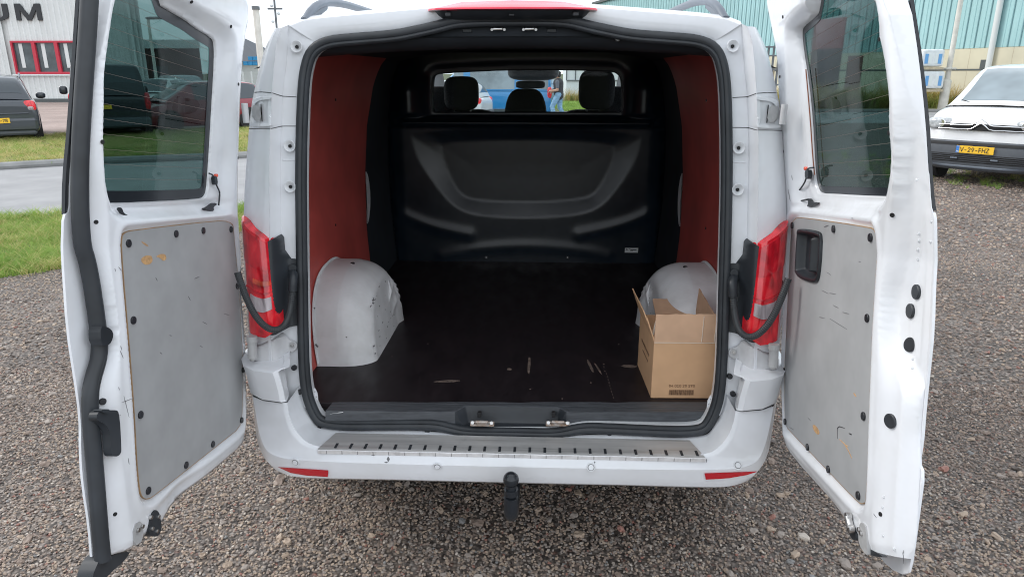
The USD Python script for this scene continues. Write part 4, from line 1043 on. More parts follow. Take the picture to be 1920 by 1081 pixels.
        fw = [fscratch([(a, b), (a + c, b + d)], .0006, "x", .0012) for a, b, c, d in ((215, 503, 2, 6), (222, 500, 6, 8), (226, 648, 2, 8), (225, 657, 6, 14), (226, 778, -2, 0), (232, 742, 10, 40), (228, 754, 24, -9), (240, 858, 2, 12), (222, 725, 2, 6))]
        van.part("frame_scratch", cat(*fw), "scratch_dark", parent=dp, kind="stuff")
        # thick seal along the free edge, with its foot
        cl = [(168, -40, 16), (168.5, 0, 16), (153, 225, 16), (149, 330, 16.5), (152, 450, 18), (167, 498, 17), (185, 620, 17), (188, 665, 17), (172, 715, 17.5), (168, 750, 17), (173, 825, 17), (178, 870, 18), (188, 1000, 17), (193, 1050, 17)]
        uv = smoothline(np.array(D.tr([(a, b) for a, b, _ in cl], -.030)), 110, 2); n = len(uv)
        P = D.place(uv[:, 0], uv[:, 1], np.full(n, -.030))
        sl = van.part("edge_seal", tube(P, 1.0, 16, flat=(.019, .015), up=(D.n - D.D) / 1.414), "rubber", parent=dp, smooth=60)
        uv2 = uv + [-.004, 0]; P = D.place(uv2[:, 0], uv2[:, 1], np.full(n, -.020))
        van.part("seal_bulb", tube(P, .0075, 10), "rubber", parent=sl, smooth=60)
        patch([(190, 1040), (205, 1043), (246, 1030), (236, 1048), (205, 1075), (185, 1100), (170, 1085)], -.03, "rubber", "seal_foot", .04, .01, 40)
        # rubber stop, handle
        patch([(188, 611), (200, 612), (210, 618), (213, 628), (209, 641), (203, 647), (190, 647)], -.004, "black_plastic", "rubber_stop", .03, .006, 40)
        hp_ = patch([(181, 780), (183, 774), (190, 768), (205, 769), (219, 768), (223, 773), (226, 800), (227.5, 840), (227, 849), (221, 855), (212, 855), (208.5, 848), (207, 818), (205, 806), (198, 795), (188, 790), (182, 787)], .010, "black_plastic", "door_handle", .02, .005, 40)
        patch([(189, 768), (196, 766), (207, 767), (206, 774), (194, 774)], .016, "black_plastic", "handle_hub", .02, .006, 40, parent=hp_)
        c, nn, _ = on_face(192, 752); van.part("plug", disc(c + nn * .001, nn, .0085, .003, 16), "screw_black", parent=dp)
        # lower latch and strap
        lt = patch([(286, 960), (292, 954), (299, 960), (302, 975), (303, 990), (299, 1003), (288, 1006), (280, 1002), (280, 985)], .004, "black_plastic", "lower_latch", .03, .006, 40)
        for a, b in ((283, 969), (297, 968), (285, 990), (294, 995)): 
            u, v = D.uv(a, b, .004); van.part("bolt", disc(D.place([u], [v], [.004])[0], D.n, .0055, .004, 10), "steel", parent=lt)
        sp2 = patch([(250, 984), (268, 974), (269, 1012), (252, 1024)], .003, "hinge_grey", "latch_bracket", .01, .01, 30)
        for a, b in ((258, 993), (266, 986)):
            u, v = D.uv(a, b, .004); van.part("bolt", disc(D.place([u], [v], [.004])[0], D.n, .006, .005, 12), "steel", parent=sp2)
        wire = [(392, 325), (400, 328), (406, 348), (412.5, 360), (411, 374), (410, 385)]; conn = [(402, 331), (407, 330), (409, 345), (404, 347)]; clipx = [(381, 391), (390, 388), (398, 381), (403, 380), (408, 383), (400, 388), (402, 394), (397, 397), (387, 394)]
        patch([(222, 391), (226, 388), (230, 392), (232, 399), (241, 404), (240, 407), (234, 406), (227, 398)], -.020, "black_plastic", "clip", .006, .006, 40)
    else:
        patch([(1523, 797), (1527, 795), (1534, 803), (1537, 812), (1533, 815), (1526, 807)], -.0040, "wood_scuff", "wood_scuff", .0007)
        patch([(1599, 736), (1602, 736), (1606, 743), (1604, 744)], -.0040, "wood_scuff", "wood_scuff", .0007)
        van.part("board_scratch", cat(*[scratch([(a, b), (a + c, b + d)], .0009, "x") for a, b, c, d in ((1550, 510, 8, 5), (1541, 544, 12, 6), (1555, 549, 12, 2), (1536, 594, 10, 2), (1556, 597, 32, 20), (1580, 585, 12, 3), (1562, 572, 10, 5), (1545, 425, 8, -3), (1610, 490, 4, 0), (1515, 783, 5, 5), (1480, 800, 8, 5))]), "scratch_grey", parent=dp, kind="stuff")
        van.part("board_gouge", cat(scratch([(1570, 822), (1570, 802), (1574, 799), (1584, 802)], .0012, "x"), scratch([(1592, 812), (1597, 814)], .0018, "x")), "scratch_dark", parent=dp, kind="stuff")
        van.part("gouge_chip", cat(scratch([(1574, 823), (1584, 832), (1592, 846), (1597, 858)], .0016, "x"), scratch([(1584, 833), (1590, 836)], .0014, "x")), "wood_scuff", parent=dp, kind="stuff")
        van.part("frame_scratch", cat(*[fscratch([(a, b), (a + c, b + d)], .0006, "x", .001) for a, b, c, d in ((1484, 328, 2, 10), (1478, 355, 4, 22), (1596, 409, 4, 0), (1629, 708, 2, 0), (1631, 726, -1, 6), (1641, 338, 6, -4), (1692, 1030, 2, 26), (1638, 962, 6, 8))]), "scratch_dark", parent=dp, kind="stuff")
        for a, b in ((1720, 547), (1709, 582.7), (1708, 646), (1671, 788.5)):
            c, nn, _ = on_face(a, b)
            van.part("frame_plug", disc(c + nn * .002, nn, .0165, .004, 28), "rubber", parent=dp)
        drops = []
        for a, b in ((1723, 438), (1723, 451), (1721, 468), (1721, 486), (1745, 453), (1747, 415), (1712, 673), (1711, 690), (1657, 931), (1655, 950), (1656, 1003), (1676, 1068 - 40), (1704, 337), (1702, 350)):
            drops.append(superell(on_face(a, b)[0], (.006, .006, .008), 1.0, 1))
        van.part("water_drop", cat(*drops), "drop_glass", parent=dp, kind="stuff")
        # pull cup
        cup = CUP
        cin = fix(cup.buffer(-.012))
        def cup_h(u, v):
            d = sdist(cup, u, v); um = (cup.bounds[0] + cup.bounds[2]) / 2
            return .004 - .003 * sstep(d, .004, 0) - .028 * sstep(d, .010, .022) + .022 * np.exp(-((u - um - .010) / .012) ** 2) * sstep(d, .012, .03) * (v > cup.bounds[1] + .03) - .0 * u
        cm = sheet(cup, cup_h, D.place, .004, back=-.03)
        van.part("pull_cup", flip(cm), "black_plastic", parent=dp, smooth=50)
        lt = patch([(1612, 980), (1617, 978), (1624, 989), (1626, 1036), (1624, 1040), (1610, 1020), (1609, 995)], .004, "hinge_grey", "latch_bracket", .012, .01, 30)
        for a, b in ((1612, 992), (1616, 999)):
            u, v = D.uv(a, b, .004); van.part("bolt", disc(D.place([u], [v], [.004])[0], D.n, .006, .005, 12), "steel", parent=lt)
        u, v = D.uv(1593, 968, .006); q0 = D.place([u], [v], [.010])[0]; u, v = D.uv(1598, 990, .006); q1 = D.place([u], [v], [.010])[0]
        lk = van.part("lower_latch", cat(cyl(q0, q1, .009, 14), disc(q0, D.n, .011, .006, 14), disc(q1, D.n, .011, .006, 14)), "steel", parent=dp, smooth=40)
        patch([(1588, 990), (1598, 985), (1606, 1005), (1604, 1014), (1596, 1008)], .002, "rubber", "latch_buffer", .02, .006, 40, parent=lk)
        patch([(1626, 1026), (1634, 1030), (1656, 1042), (1650, 1044), (1634, 1040), (1626, 1034)], -.004, "rubber", "drain_seal", .012, .008, 40)
        cw = [(1519, 0), (1519, 225), (1523, 300), (1527, 328)]
        uv = np.array(D.tr([(1511, 130), (1519.5, 225), (1523.5, 290), (1527.5, 328)], -.034)); uv = smoothline(uv, 30)
        van.part("heating_lead", tube(D.place(uv[:, 0], uv[:, 1], np.full(30, -.034)), .0018, 8), "copper_wire", parent=dp)
        wire = [(1526, 314), (1512, 316), (1512.5, 335), (1504, 350), (1494, 362), (1488, 373), (1494, 378), (1503, 376), (1513, 374)]; conn = [(1509, 318), (1515.6, 318), (1515, 336), (1509, 335)]; clipx = [(1512, 387), (1516, 381), (1513, 372), (1517, 372), (1522, 380), (1533, 379), (1530, 383), (1520, 387)]
    uv = smoothline(np.array(D.tr(wire, -.022)), 40, 2)
    van.part("heating_cable", tube(D.place(uv[:, 0], uv[:, 1], np.full(40, -.022)), .0026, 8), "black_plastic", parent=dp, smooth=60)
    patch(conn, -.018, "black_plastic", "connector", .012, .006, 40)
    patch(clipx, -.024, "black_plastic", "clip", .008, .005, 40)
    van.part("connector_tip", superell(D.place(*[np.array([q]) for q in (*D.uv(*((405, 329) if SIDE == "L" else (1511, 316)), -.03), -.030)])[0], (.012, .014, .012), .7, 2), "orange_lens", parent=dp)

# ------------------------------------------------------------------ cardboard box on the cargo floor
bxc = np.array([.509, .156, FZ + .002]); BW, BD, BH, FLH, TH = .222, .305, .216, .104, .004
cb = Thing("cardboard_box", "open brown cardboard box with upright flaps standing on the cargo floor", "box", bxc + [BW / 2, BD / 2, 0])
yw = .03   # slight turn
def wall(a, b, z0, z1, out):
    a, b = np.asarray(a, float), np.asarray(b, float); L = np.linalg.norm(b - a); d = (b - a) / L; n = np.array([d[1], -d[0]]) * out
    m = box((0, 0, 0), (L, TH, z1 - z0), .0008); ang = math.atan2(d[1], d[0])
    m.apply_transform(trimesh.transformations.rotation_matrix(ang, (0, 0, 1))); m.apply_translation((*((a + b) / 2 - n * TH / 2), (z0 + z1) / 2)); return m
def W(u, v):  # box plan coordinates
    c, s = math.cos(yw), math.sin(yw); return bxc[:2] + np.array([u * c - v * s, u * s + v * c])
z0, z1 = bxc[2], bxc[2] + BH
cb.part("front_wall", wall(W(0, 0), W(BW, 0), z0, z1, 1), "card", smooth=20)
cb.part("side_wall", wall(W(0, BD), W(0, TH), z0, z1, 1), "card", smooth=20)
cb.part("side_wall", wall(W(BW, TH), W(BW, BD), z0, z1, 1), "card", smooth=20)
cb.part("back_wall", wall(W(BW - TH, BD), W(TH, BD), z0, z1, 1), "card", smooth=20)
cb.part("bottom", box((*W(BW / 2, BD / 2), z0 + .003), (BW - .01, BD - .01, .004), rot=(yw, (0, 0, 1))), "card_in")
def flap(p, q, lean, up_, h, mat, name, notch=0.0):
    P = np.array([*p, z1 + .0015]), np.array([*q, z1 + .0015]); d = (P[1] - P[0]); L = np.linalg.norm(d); d /= L
    n = np.array([d[1], -d[0], 0]); upv = np.array([0, 0, 1]) * math.cos(lean) + n * math.sin(lean); nn = np.cross(d, upv)
    t = np.linspace(0, 1, 14); rng = np.random.default_rng(int(L * 1000))
    top = h + up_ * t + 0.0015 * rng.standard_normal(14) - notch * np.exp(-((t - .9) / .05) ** 2)
    a = [P[0] + d * L * x for x in t]; b = [P[0] + d * L * (x * .985 + .0075) + upv * y for x, y in zip(t, top)]; c = [q_ - nn * TH for q_ in b]; e = [q_ - nn * TH for q_ in a]
    m = grid(np.stack([a, b, c, e, a], 1)); m2 = trimesh.Trimesh(np.array([a[0], b[0], c[0], e[0], a[-1], b[-1], c[-1], e[-1]]), [(0, 1, 2), (0, 2, 3), (4, 6, 5), (4, 7, 6)])
    return cb.part(name, cat(m, m2), mat, smooth=20)
ff = flap(W(0, 0), W(BW, 0), -.03, .002, FLH, "card_in", "front_flap")
lf = flap(W(0, BD), W(0, .004), .34, -.018, FLH + .01, "card", "side_flap", .03)
rf = flap(W(BW, .004), W(BW, BD), .05, .03, FLH - .025, "card_in", "side_flap")
bf = flap(W(BW - .02, BD), W(.06, BD), 1.2, 0, FLH - .01, "card_in", "back_flap")
cb.part("torn_edge", box((*W(.004, .03), z1 + .045), (.006, .012, .05), .001, (.2, (0, 1, 0))), "card_torn", parent=lf)
cb.part("crease", tube([(*W(.0, -.0012), z1 + .001), (*W(BW, -.0012), z1 + .001)], .0012, 5), "card_torn", parent=ff)
for u in (.168, .213): cb.part("fold_mark", tube([(*W(u, -.0008), z1 + .004), (*W(u + .002, -.0008 + .001), z1 + .10)], .0011, 5), "card_torn", parent=ff)
rightv = np.array([math.cos(yw), math.sin(yw), 0])
cb.part("printed_number", text("84 010 20 290", .0095, (*W(.063, -.0008), z0 + .045), rightv, (0, 0, 1), .0006, width=.094), "print_brown", smooth=False)
rng = np.random.default_rng(5); x = .066; bars = []
while x < .154:
    w = rng.choice([.0009, .0013, .002]); bars.append(box((*W(x, -.0006), z0 + .023), (w, .0010, .020), rot=(yw, (0, 0, 1)))); x += w + rng.choice([.0007, .0011])
cb.part("barcode", cat(*bars), "print_brown", smooth=False)
for k, (v0_, v1_, zz) in enumerate(((.07, .24, .135), (.10, .22, .105))):
    for j in range(10):
        vv = v0_ + (v1_ - v0_) * j / 10
        cb.part("side_print", box((*W(-.0006, BD - vv), z0 + zz), (.0008, (v1_ - v0_) / 16, .006 if k else .010), rot=(yw, (0, 0, 1))), "print_brown", smooth=False)
# ------------------------------------------------------------------ ground, roads, verges
def voro_ground(name, cols, scale, rough=0.75, bump=0.6, patch=1.2):
    MATS[name] = usdkit.material(stage, "/World/Looks/" + name, {
        "geo": ("geometry", {}),
        "v": ("voronoi_texture", {"scale": scale, "feature": "f1"}),
        "s": ("separate_color", {}),
        "r": ("rgb_ramp", {"ramp": cols}),
        "n": ("noise_texture", {"scale": patch, "detail": 4.0}),
        "r2": ("rgb_ramp", {"ramp": [(0.3, (0.62, 0.61, 0.60)), (0.7, (1.12, 1.1, 1.08))]}),
        "m": ("mix_color", {"blend_type": "multiply", "fac": 1.0, "use_clamp": False}),
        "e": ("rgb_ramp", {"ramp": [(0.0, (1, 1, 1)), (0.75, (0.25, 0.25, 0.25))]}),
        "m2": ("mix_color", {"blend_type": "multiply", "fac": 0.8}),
        "mul": ("math", {"math_type": "multiply", "value2": 1.3}),
        "b": ("bump", {"strength": bump, "distance": 0.012, "invert": True}),
        "p": ("principled_bsdf", {"roughness": rough, "specular_ior_level": 0.35})},
        [("geo.position", "v.vector"), ("geo.position", "n.vector"), ("v.color", "s.color"), ("s.r", "r.fac"), ("n.fac", "r2.fac"), ("r.color", "m.a"), ("r2.color", "m.b"),
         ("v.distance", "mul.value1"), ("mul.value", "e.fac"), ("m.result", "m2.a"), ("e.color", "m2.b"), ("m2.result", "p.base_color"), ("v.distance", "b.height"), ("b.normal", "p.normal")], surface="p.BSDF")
STONES = [(0.0, (0.09, 0.076, 0.070)), (0.3, (0.20, 0.17, 0.15)), (0.55, (0.29, 0.245, 0.215)), (0.75, (0.37, 0.30, 0.25)), (0.9, (0.44, 0.40, 0.37)), (1.0, (0.24, 0.12, 0.09))]
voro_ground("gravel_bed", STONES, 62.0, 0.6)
pm("asphalt", (0.265, 0.265, 0.270), 0.7, var=0.14, scale=1.5, detail=8.0, bump=0.2, bscale=120)
pm("asphalt_dark", (0.115, 0.118, 0.125), 0.7, var=0.15, scale=1.0, detail=8.0)
pm("soil_grass", (0.045, 0.07, 0.018), 0.9, col2=(0.085, 0.085, 0.035), scale=2.0, detail=6.0)
pm("dry_soil", (0.14, 0.115, 0.05), 0.9, col2=(0.09, 0.10, 0.03), scale=1.3, detail=6.0)
pm("kerb_stone", (0.24, 0.24, 0.235), 0.8, var=0.15, scale=3)
MATS["brick_paving"] = usdkit.material(stage, "/World/Looks/brick_paving", {
    "geo": ("geometry", {}), "n": ("noise_texture", {"scale": 0.5, "detail": 5.0}),
    "br": ("brick_texture", {"scale": 4.6, "color1": (0.32, 0.225, 0.195), "color2": (0.40, 0.30, 0.27), "mortar": (0.21, 0.19, 0.17), "mortar_size": 0.03}),
    "r": ("rgb_ramp", {"ramp": [(0.3, (0.75, 0.75, 0.75)), (0.7, (1.15, 1.15, 1.15))]}), "m": ("mix_color", {"blend_type": "multiply", "fac": 1.0, "use_clamp": False}),
    "p": ("principled_bsdf", {"roughness": 0.8})},
    [("geo.position", "br.vector"), ("geo.position", "n.vector"), ("n.fac", "r.fac"), ("br.color", "m.a"), ("r.color", "m.b"), ("m.result", "p.base_color")], surface="p.BSDF")

def flat(poly, z, mat, name, spacing=None, und=0.0):
    p = Polygon(poly) if not hasattr(poly, "area") else poly
    if spacing:
        m = sheet(p, lambda u, v: und * (meshkit.fbm(np.stack([u * 0.9, v * 0.9, 0 * u], 1), 3, 3) - .5), lambda u, v, w: np.stack([u, v, z + w], 1), spacing)
    else:
        vv, ff = trimesh.creation.triangulate_polygon(p, engine="earcut")
        m = trimesh.Trimesh(np.c_[vv, np.full(len(vv), z)], ff, process=False)
        if m.face_normals[:, 2].mean() < 0: m = flip(m)
    return single(name, m, mat, kind="structure", smooth=True)

flat([(-900, -400), (900, -400), (900, 1400), (-900, 1400)], -0.06, "soil_grass", "terrain")
GE = [(-14, -6), (-8, .4), (-4.6, 3.49), (-4.25, 3.82), (-3.4, 5.0), (-2.9, 7.0), (-2.6, 9.5)]       # gravel edge towards the grass
RN = [(-26, -3.2), (-12, 3.3), (-6.59, 6.1), (-5.99, 6.42), (-3.79, 6.78), (-2.6, 7.6), (-1.9, 9.5), (-1.2, 15), (2, 24), (40, 26)]  # near edge of the road
RF = [(-32, 2), (-12.2, 8.9), (-9.92, 10.6), (-9.0, 11.45), (-6.14, 12.44), (-4.9, 14), (-4.2, 20), (-2, 31), (40, 33)]   # its kerb on the far side
V2 = [(-36, 9), (-18.5, 14.3), (-14.42, 16.41), (-13.2, 17.5), (-9.15, 19.74), (-6.6, 22), (-5.8, 27), (-4, 34), (40, 36)]
GE, RN, RF, V2 = (smoothline(q, 60, 2) for q in (GE, RN, RF, V2))
gpoly = Polygon([tuple(q) for q in GE] + [(-1.8, 12), (2.2, 23.6), (40, 25.6), (40, -9), (-14, -9)])
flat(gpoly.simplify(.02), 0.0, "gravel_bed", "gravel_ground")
flat(Polygon([tuple(q) for q in GE] + [tuple(q) for q in RN[::-1] if q[0] < -1.9] ).buffer(.03), -0.012, "soil_grass", "near_grass_soil")
flat(Polygon([tuple(q) for q in RN] + [tuple(q) for q in RF[::-1]]), -0.006, "asphalt", "road")
flat(Polygon([tuple(q) for q in RF] + [tuple(q) for q in V2[::-1]]), 0.07, "dry_soil", "far_verge_soil")
flat(Polygon([tuple(q) for q in V2 if q[0] < -5.5] + [(-6, 42), (-70, 42), (-70, 9)]), 0.05, "brick_paving", "brick_parking")
flat([(-5.9, 30), (40, 36), (60, 60), (-5.9, 60)], 0.062, "asphalt_dark", "yard")
k3 = np.c_[RF, np.full(len(RF), 0.05)]
single("kerb", tube(k3, 1.0, 8, flat=(.07, .075)), "kerb_stone", kind="structure")

# ------------------------------------------------------------------ loose stones and grass: point instancers
def instancer(name, label, catg, protos, pos, rot, scl, idx, stuff=True):
    path = numbered("/World/" + name)
    pi = UsdGeom.PointInstancer.Define(stage, path)
    rel = pi.CreatePrototypesRel()
    for k, (m, mat) in enumerate(protos):
        q = usdkit.mesh(stage, f"{path}/{'stone' if 'stone' in name else 'tuft'}_{k + 1:03d}", m, MATS[mat], smooth=False if 'stone' in name else False)
        rel.AddTarget(q.GetPath())
    pi.CreateProtoIndicesAttr(Vt.IntArray.FromNumpy(idx.astype(np.int32)))
    pi.CreatePositionsAttr(Vt.Vec3fArray.FromNumpy(pos.astype(np.float32)))
    pi.CreateOrientationsAttr(Vt.QuathArray([Gf.Quath(float(q[0]), float(q[1]), float(q[2]), float(q[3])) for q in rot]))
    pi.CreateScalesAttr(Vt.Vec3fArray.FromNumpy(scl.astype(np.float32)))
    p = pi.GetPrim()
    p.SetCustomDataByKey("label", label); p.SetCustomDataByKey("category", catg); p.SetCustomDataByKey("kind", "stuff")

rng = np.random.default_rng(77)
pm("stone_grey", (0.275, 0.235, 0.205), 0.5, specular_ior_level=.35); pm("stone_dark", (0.125, 0.104, 0.092), 0.45, specular_ior_level=.35); pm("stone_tan", (0.36, 0.28, 0.215), 0.5, specular_ior_level=.35)
pm("stone_pale", (0.44, 0.385, 0.33), 0.5); pm("stone_red", (0.27, 0.13, 0.10), 0.5); pm("stone_brown", (0.225, 0.172, 0.14), 0.5, specular_ior_level=.35); pm("stone_blue", (0.20, 0.195, 0.19), 0.5)
protos = []
smats = ["stone_grey", "stone_brown", "stone_tan", "stone_dark", "stone_grey", "stone_tan", "stone_pale", "stone_red", "stone_brown", "stone_blue"]
for k, mt in enumerate(smats):
    m = trimesh.creation.icosphere(subdivisions=1); r2 = np.random.default_rng(100 + k)
    v = m.vertices * (1 + 0.22 * r2.standard_normal((len(m.vertices), 1))); v = np.clip(v, -0.85, 0.85) * (1.0, 0.72, 0.5)
    m.vertices = v; protos.append((m, mt))
pw = np.array([.16, .15, .12, .12, .13, .10, .05, .035, .10, .035]); pw /= pw.sum()
def scatter(n, reg):
    x = rng.uniform(reg[0], reg[1], n); y = rng.uniform(reg[2], reg[3], n)
    ok = shapely.contains_xy(gpoly, x, y)
    return np.stack([x[ok], y[ok]], 1)
den = None
A = [(scatter(135000, (-3.3, 3.4, -1.35, 1.6)), .0048, .0036), (scatter(56000, (-5.5, 7.5, 1.3, 5.2)), .0075, .005), (scatter(34000, (0.9, 12, 5.0, 12.5)), .0125, .008), (scatter(2200, (-3.5, 4.5, -1.35, 4.5)), .014, .010), (scatter(260, (-3.5, 4.5, -1.3, 3.5)), .020, .012)]
xy = np.vstack([a[0] for a in A]); sz = np.concatenate([b + c * rng.random(len(a)) ** 2.2 for a, b, c in A])
# keep only what lies outside the van's far underside
ok = ~((np.abs(xy[:, 0]) < .95) & (xy[:, 1] > 2.2) & (xy[:, 1] < 6))
xy, sz = xy[ok], sz[ok]; n = len(xy)
ang = rng.random(n) * 2 * np.pi; tl = rng.normal(0, .35, (n, 2))
q = np.stack([np.cos(ang / 2), tl[:, 0] * .4, tl[:, 1] * .4, np.sin(ang / 2)], 1); q /= np.linalg.norm(q, axis=1, keepdims=True)
fb = meshkit.fbm(np.c_[xy * 1.1, np.zeros(n)], 3, 8); IDX = rng.choice(len(protos), n, p=pw)
dk = (rng.random(n) < np.clip((fb - .52) * 3.0, 0, .55)); IDX[dk] = rng.choice([1, 3, 8], dk.sum())
lt_ = (rng.random(n) < np.clip((.46 - fb) * 3.0, 0, .5)); IDX[lt_] = rng.choice([2, 5, 0], lt_.sum())
pos = np.c_[xy, sz * 0.22 + 0.002 * rng.random(n)]
instancer("gravel_stones", "loose wet brown and grey gravel stones all over the ground", "gravel", protos, pos, q, np.repeat(sz[:, None], 3, 1), IDX)

def leafmat(name, c1, c2, tr=0.35):
    MATS[name] = usdkit.material(stage, "/World/Looks/" + name, {
        "oi": ("object_info", {}), "geo": ("geometry", {}), "n": ("noise_texture", {"scale": 3.0, "detail": 3.0}), "r": ("rgb_ramp", {"ramp": [(0.3, c1), (0.7, c2)]}),
        "d": ("principled_bsdf", {"roughness": 0.6, "specular_ior_level": 0.3}), "t": ("translucent_bsdf", {}), "m": ("mix_closure", {"fac": tr})},
        [("geo.position", "n.vector"), ("n.fac", "r.fac"), ("r.color", "d.base_color"), ("r.color", "t.color"), ("d.BSDF", "m.closure1"), ("t.BSDF", "m.closure2")], surface="m.closure")
leafmat("grass_blade", (0.15, 0.27, 0.045), (0.32, 0.44, 0.10)); leafmat("grass_dry", (0.37, 0.37, 0.12), (0.58, 0.51, 0.23)); leafmat("weed_brown", (0.36, 0.28, 0.09), (0.52, 0.38, 0.14)); leafmat("weed_green", (0.16, 0.22, 0.05), (0.32, 0.33, 0.09))
def tuft(seed, nb, h, spread, width, lean):
    r = np.random.default_rng(seed); V, F = [], []
    for k in range(nb):
        a = r.random() * 2 * np.pi; p0 = np.array([r.normal() * spread, r.normal() * spread, -.01]); hh = h * (.5 + .7 * r.random()); b = r.random() * 2 * np.pi
        d = np.array([math.cos(a), math.sin(a), 0]); s = np.array([math.cos(b), math.sin(b), 0]) * width
        base = len(V)
        for t in (0, .4, .75, 1):
            c = p0 + d * lean * hh * t ** 2 + np.array([0, 0, hh * t * (1 - .25 * lean * t)]); w = s * (1 - t) ** .7 if t < 1 else 0 * s
            V += [c - w, c + w]
        for i in range(3): o = base + 2 * i; F += [(o, o + 1, o + 3), (o, o + 3, o + 2)]
    return trimesh.Trimesh(np.array(V), F, process=False)
def grass(name, label, poly, n, protos, s0, s1, z=0.0, edge=None):
    x0, y0, x1, y1 = poly.bounds; out = []
    while sum(map(len, out)) < n:
        x = rng.uniform(x0, x1, n); y = rng.uniform(y0, y1, n); ok = shapely.contains_xy(poly, x, y); out.append(np.stack([x[ok], y[ok]], 1))
    xy = np.vstack(out)[:n]; a = rng.random(n) * 2 * np.pi
    q = np.stack([np.cos(a / 2), 0 * a, 0 * a, np.sin(a / 2)], 1); s = s0 + (s1 - s0) * rng.random(n)
    s = s * (.6 + .8 * meshkit.fbm(np.c_[xy * 1.3, np.zeros(n)], 3, 5))
    instancer(name, label, "grass" if "weed" not in name else "weeds", protos, np.c_[xy, np.full(n, z)], q, np.repeat(s[:, None], 3, 1), rng.integers(0, len(protos), n))
T1 = [(tuft(1, 22, .16, .035, .0035, .7), "grass_blade"), (tuft(2, 26, .13, .045, .004, 1.0), "grass_blade"), (tuft(3, 18, .15, .04, .0035, .9), "grass_dry"), (tuft(5, 24, .12, .045, .004, .8), "grass_blade")]
T2 = [(tuft(11, 22, .14, .07, .006, .9), "grass_dry"), (tuft(12, 24, .12, .07, .006, .9), "grass_dry"), (tuft(13, 20, .13, .07, .006, .9), "grass_blade")]
ngp = Polygon([tuple(p) for p in GE] + [tuple(p) for p in RN[::-1] if p[0] < -2.0]).buffer(0)
grass("lawn_grass", "lush green grass strip between gravel and grey road", ngp.intersection(shapely.box(-9.5, .5, -1.9, 9)), 7000, T1, .7, 1.15, -.01)
fv = Polygon([tuple(p) for p in RF] + [tuple(p) for p in V2[::-1]]).buffer(0).buffer(-.12)
grass("verge_grass", "yellowish mown grass verge beyond the grey road", fv.intersection(shapely.box(-22, 5, -3.0, 30)), 9000, T2, .7, 1.2, .06)
grass("gravel_edge_grass", "small grass tufts growing at the wheels of the parked white van", shapely.box(6.2, 9.2, 10.5, 13.5).buffer(.3), 330, T1, .5, 1.1, 0.0)
W1 = [(tuft(21, 30, 1.1, .16, .018, .6), "weed_brown"), (tuft(22, 34, 1.0, .18, .02, .7), "weed_green"), (tuft(23, 26, 1.2, .14, .016, .5), "weed_brown"), (tuft(24, 40, .8, .2, .02, .8), "weed_green")]
grass("roadside_weeds", "tall brown and green weeds along the teal warehouse", Polygon([(10, 33.5), (40, 36.3), (40, 38), (10, 35.5)]), 900, W1, .7, 1.25, .0)

# ------------------------------------------------------------------ buildings
pm("white_cladding", (0.64, 0.66, 0.65), 0.5, var=0.06, scale=.6); pm("teal_cladding", (0.33, 0.53, 0.54), 0.5, var=0.05, scale=.4); pm("teal_rib", (0.15, 0.28, 0.30), 0.5)
pm("beige_panel", (0.56, 0.52, 0.39), 0.7, var=0.07, scale=.7); pm("sign_black", (0.02, 0.022, 0.025), 0.5); pm("red_frame", (0.48, 0.03, 0.055), 0.4); pm("pane_dark", (0.06, 0.075, 0.08), 0.08, var=.5, scale=1.2)
pm("flashing", (0.08, 0.09, 0.09), 0.6); pm("pipe_pale", (0.62, 0.64, 0.63), 0.4); pm("brick_dark", (0.085, 0.052, 0.045), 0.85, var=0.2, scale=5); pm("fascia_white", (0.66, 0.70, 0.70), 0.5)
pm("roof_slate", (0.075, 0.085, 0.10), 0.7); pm("crate_blue", (0.04, 0.28, 0.55), 0.5, var=.2, scale=3); pm("wrap_white", (0.66, 0.69, 0.71), 0.35, var=.1, scale=5, bump=.5, bscale=8, bdist=.02); pm("label_blue", (0.13, 0.33, 0.62), 0.5)
pm("door_red", (0.30, 0.022, 0.03), 0.5, var=.1, scale=2); pm("door_brown", (0.14, 0.055, 0.04), 0.6); pm("timber", (0.42, 0.36, 0.26), 0.8, var=.2, scale=8); pm("steel_dark", (0.15, 0.16, 0.17), 0.5, metal=.5); pm("pole_pale", (0.60, 0.58, 0.53), 0.6, var=.1, scale=4)

def ribbed(p0, d, L, z0, z1, pitch, depth, rib, mat_n):
    """Trapezoid-ribbed cladding from p0 along the unit direction d; faces to the right of d."""
    d = np.array([d[0], d[1], 0.0]); nrm = np.array([d[1], -d[0], 0.0]); n = int(L / pitch); pts = []
    for k in range(n):
        t = k * pitch; pts += [(t, 0), (t + pitch * (1 - rib), 0), (t + pitch * (1 - rib * .8), depth), (t + pitch * (1 - rib * .2), depth)]
    pts = np.array(pts); P = np.asarray(p0, float) + pts[:, [0]] * d + pts[:, [1]] * nrm
    return grid(np.stack([np.c_[P[:, :2], np.full(len(P), z0)], np.c_[P[:, :2], np.full(len(P), z1)]], 1))

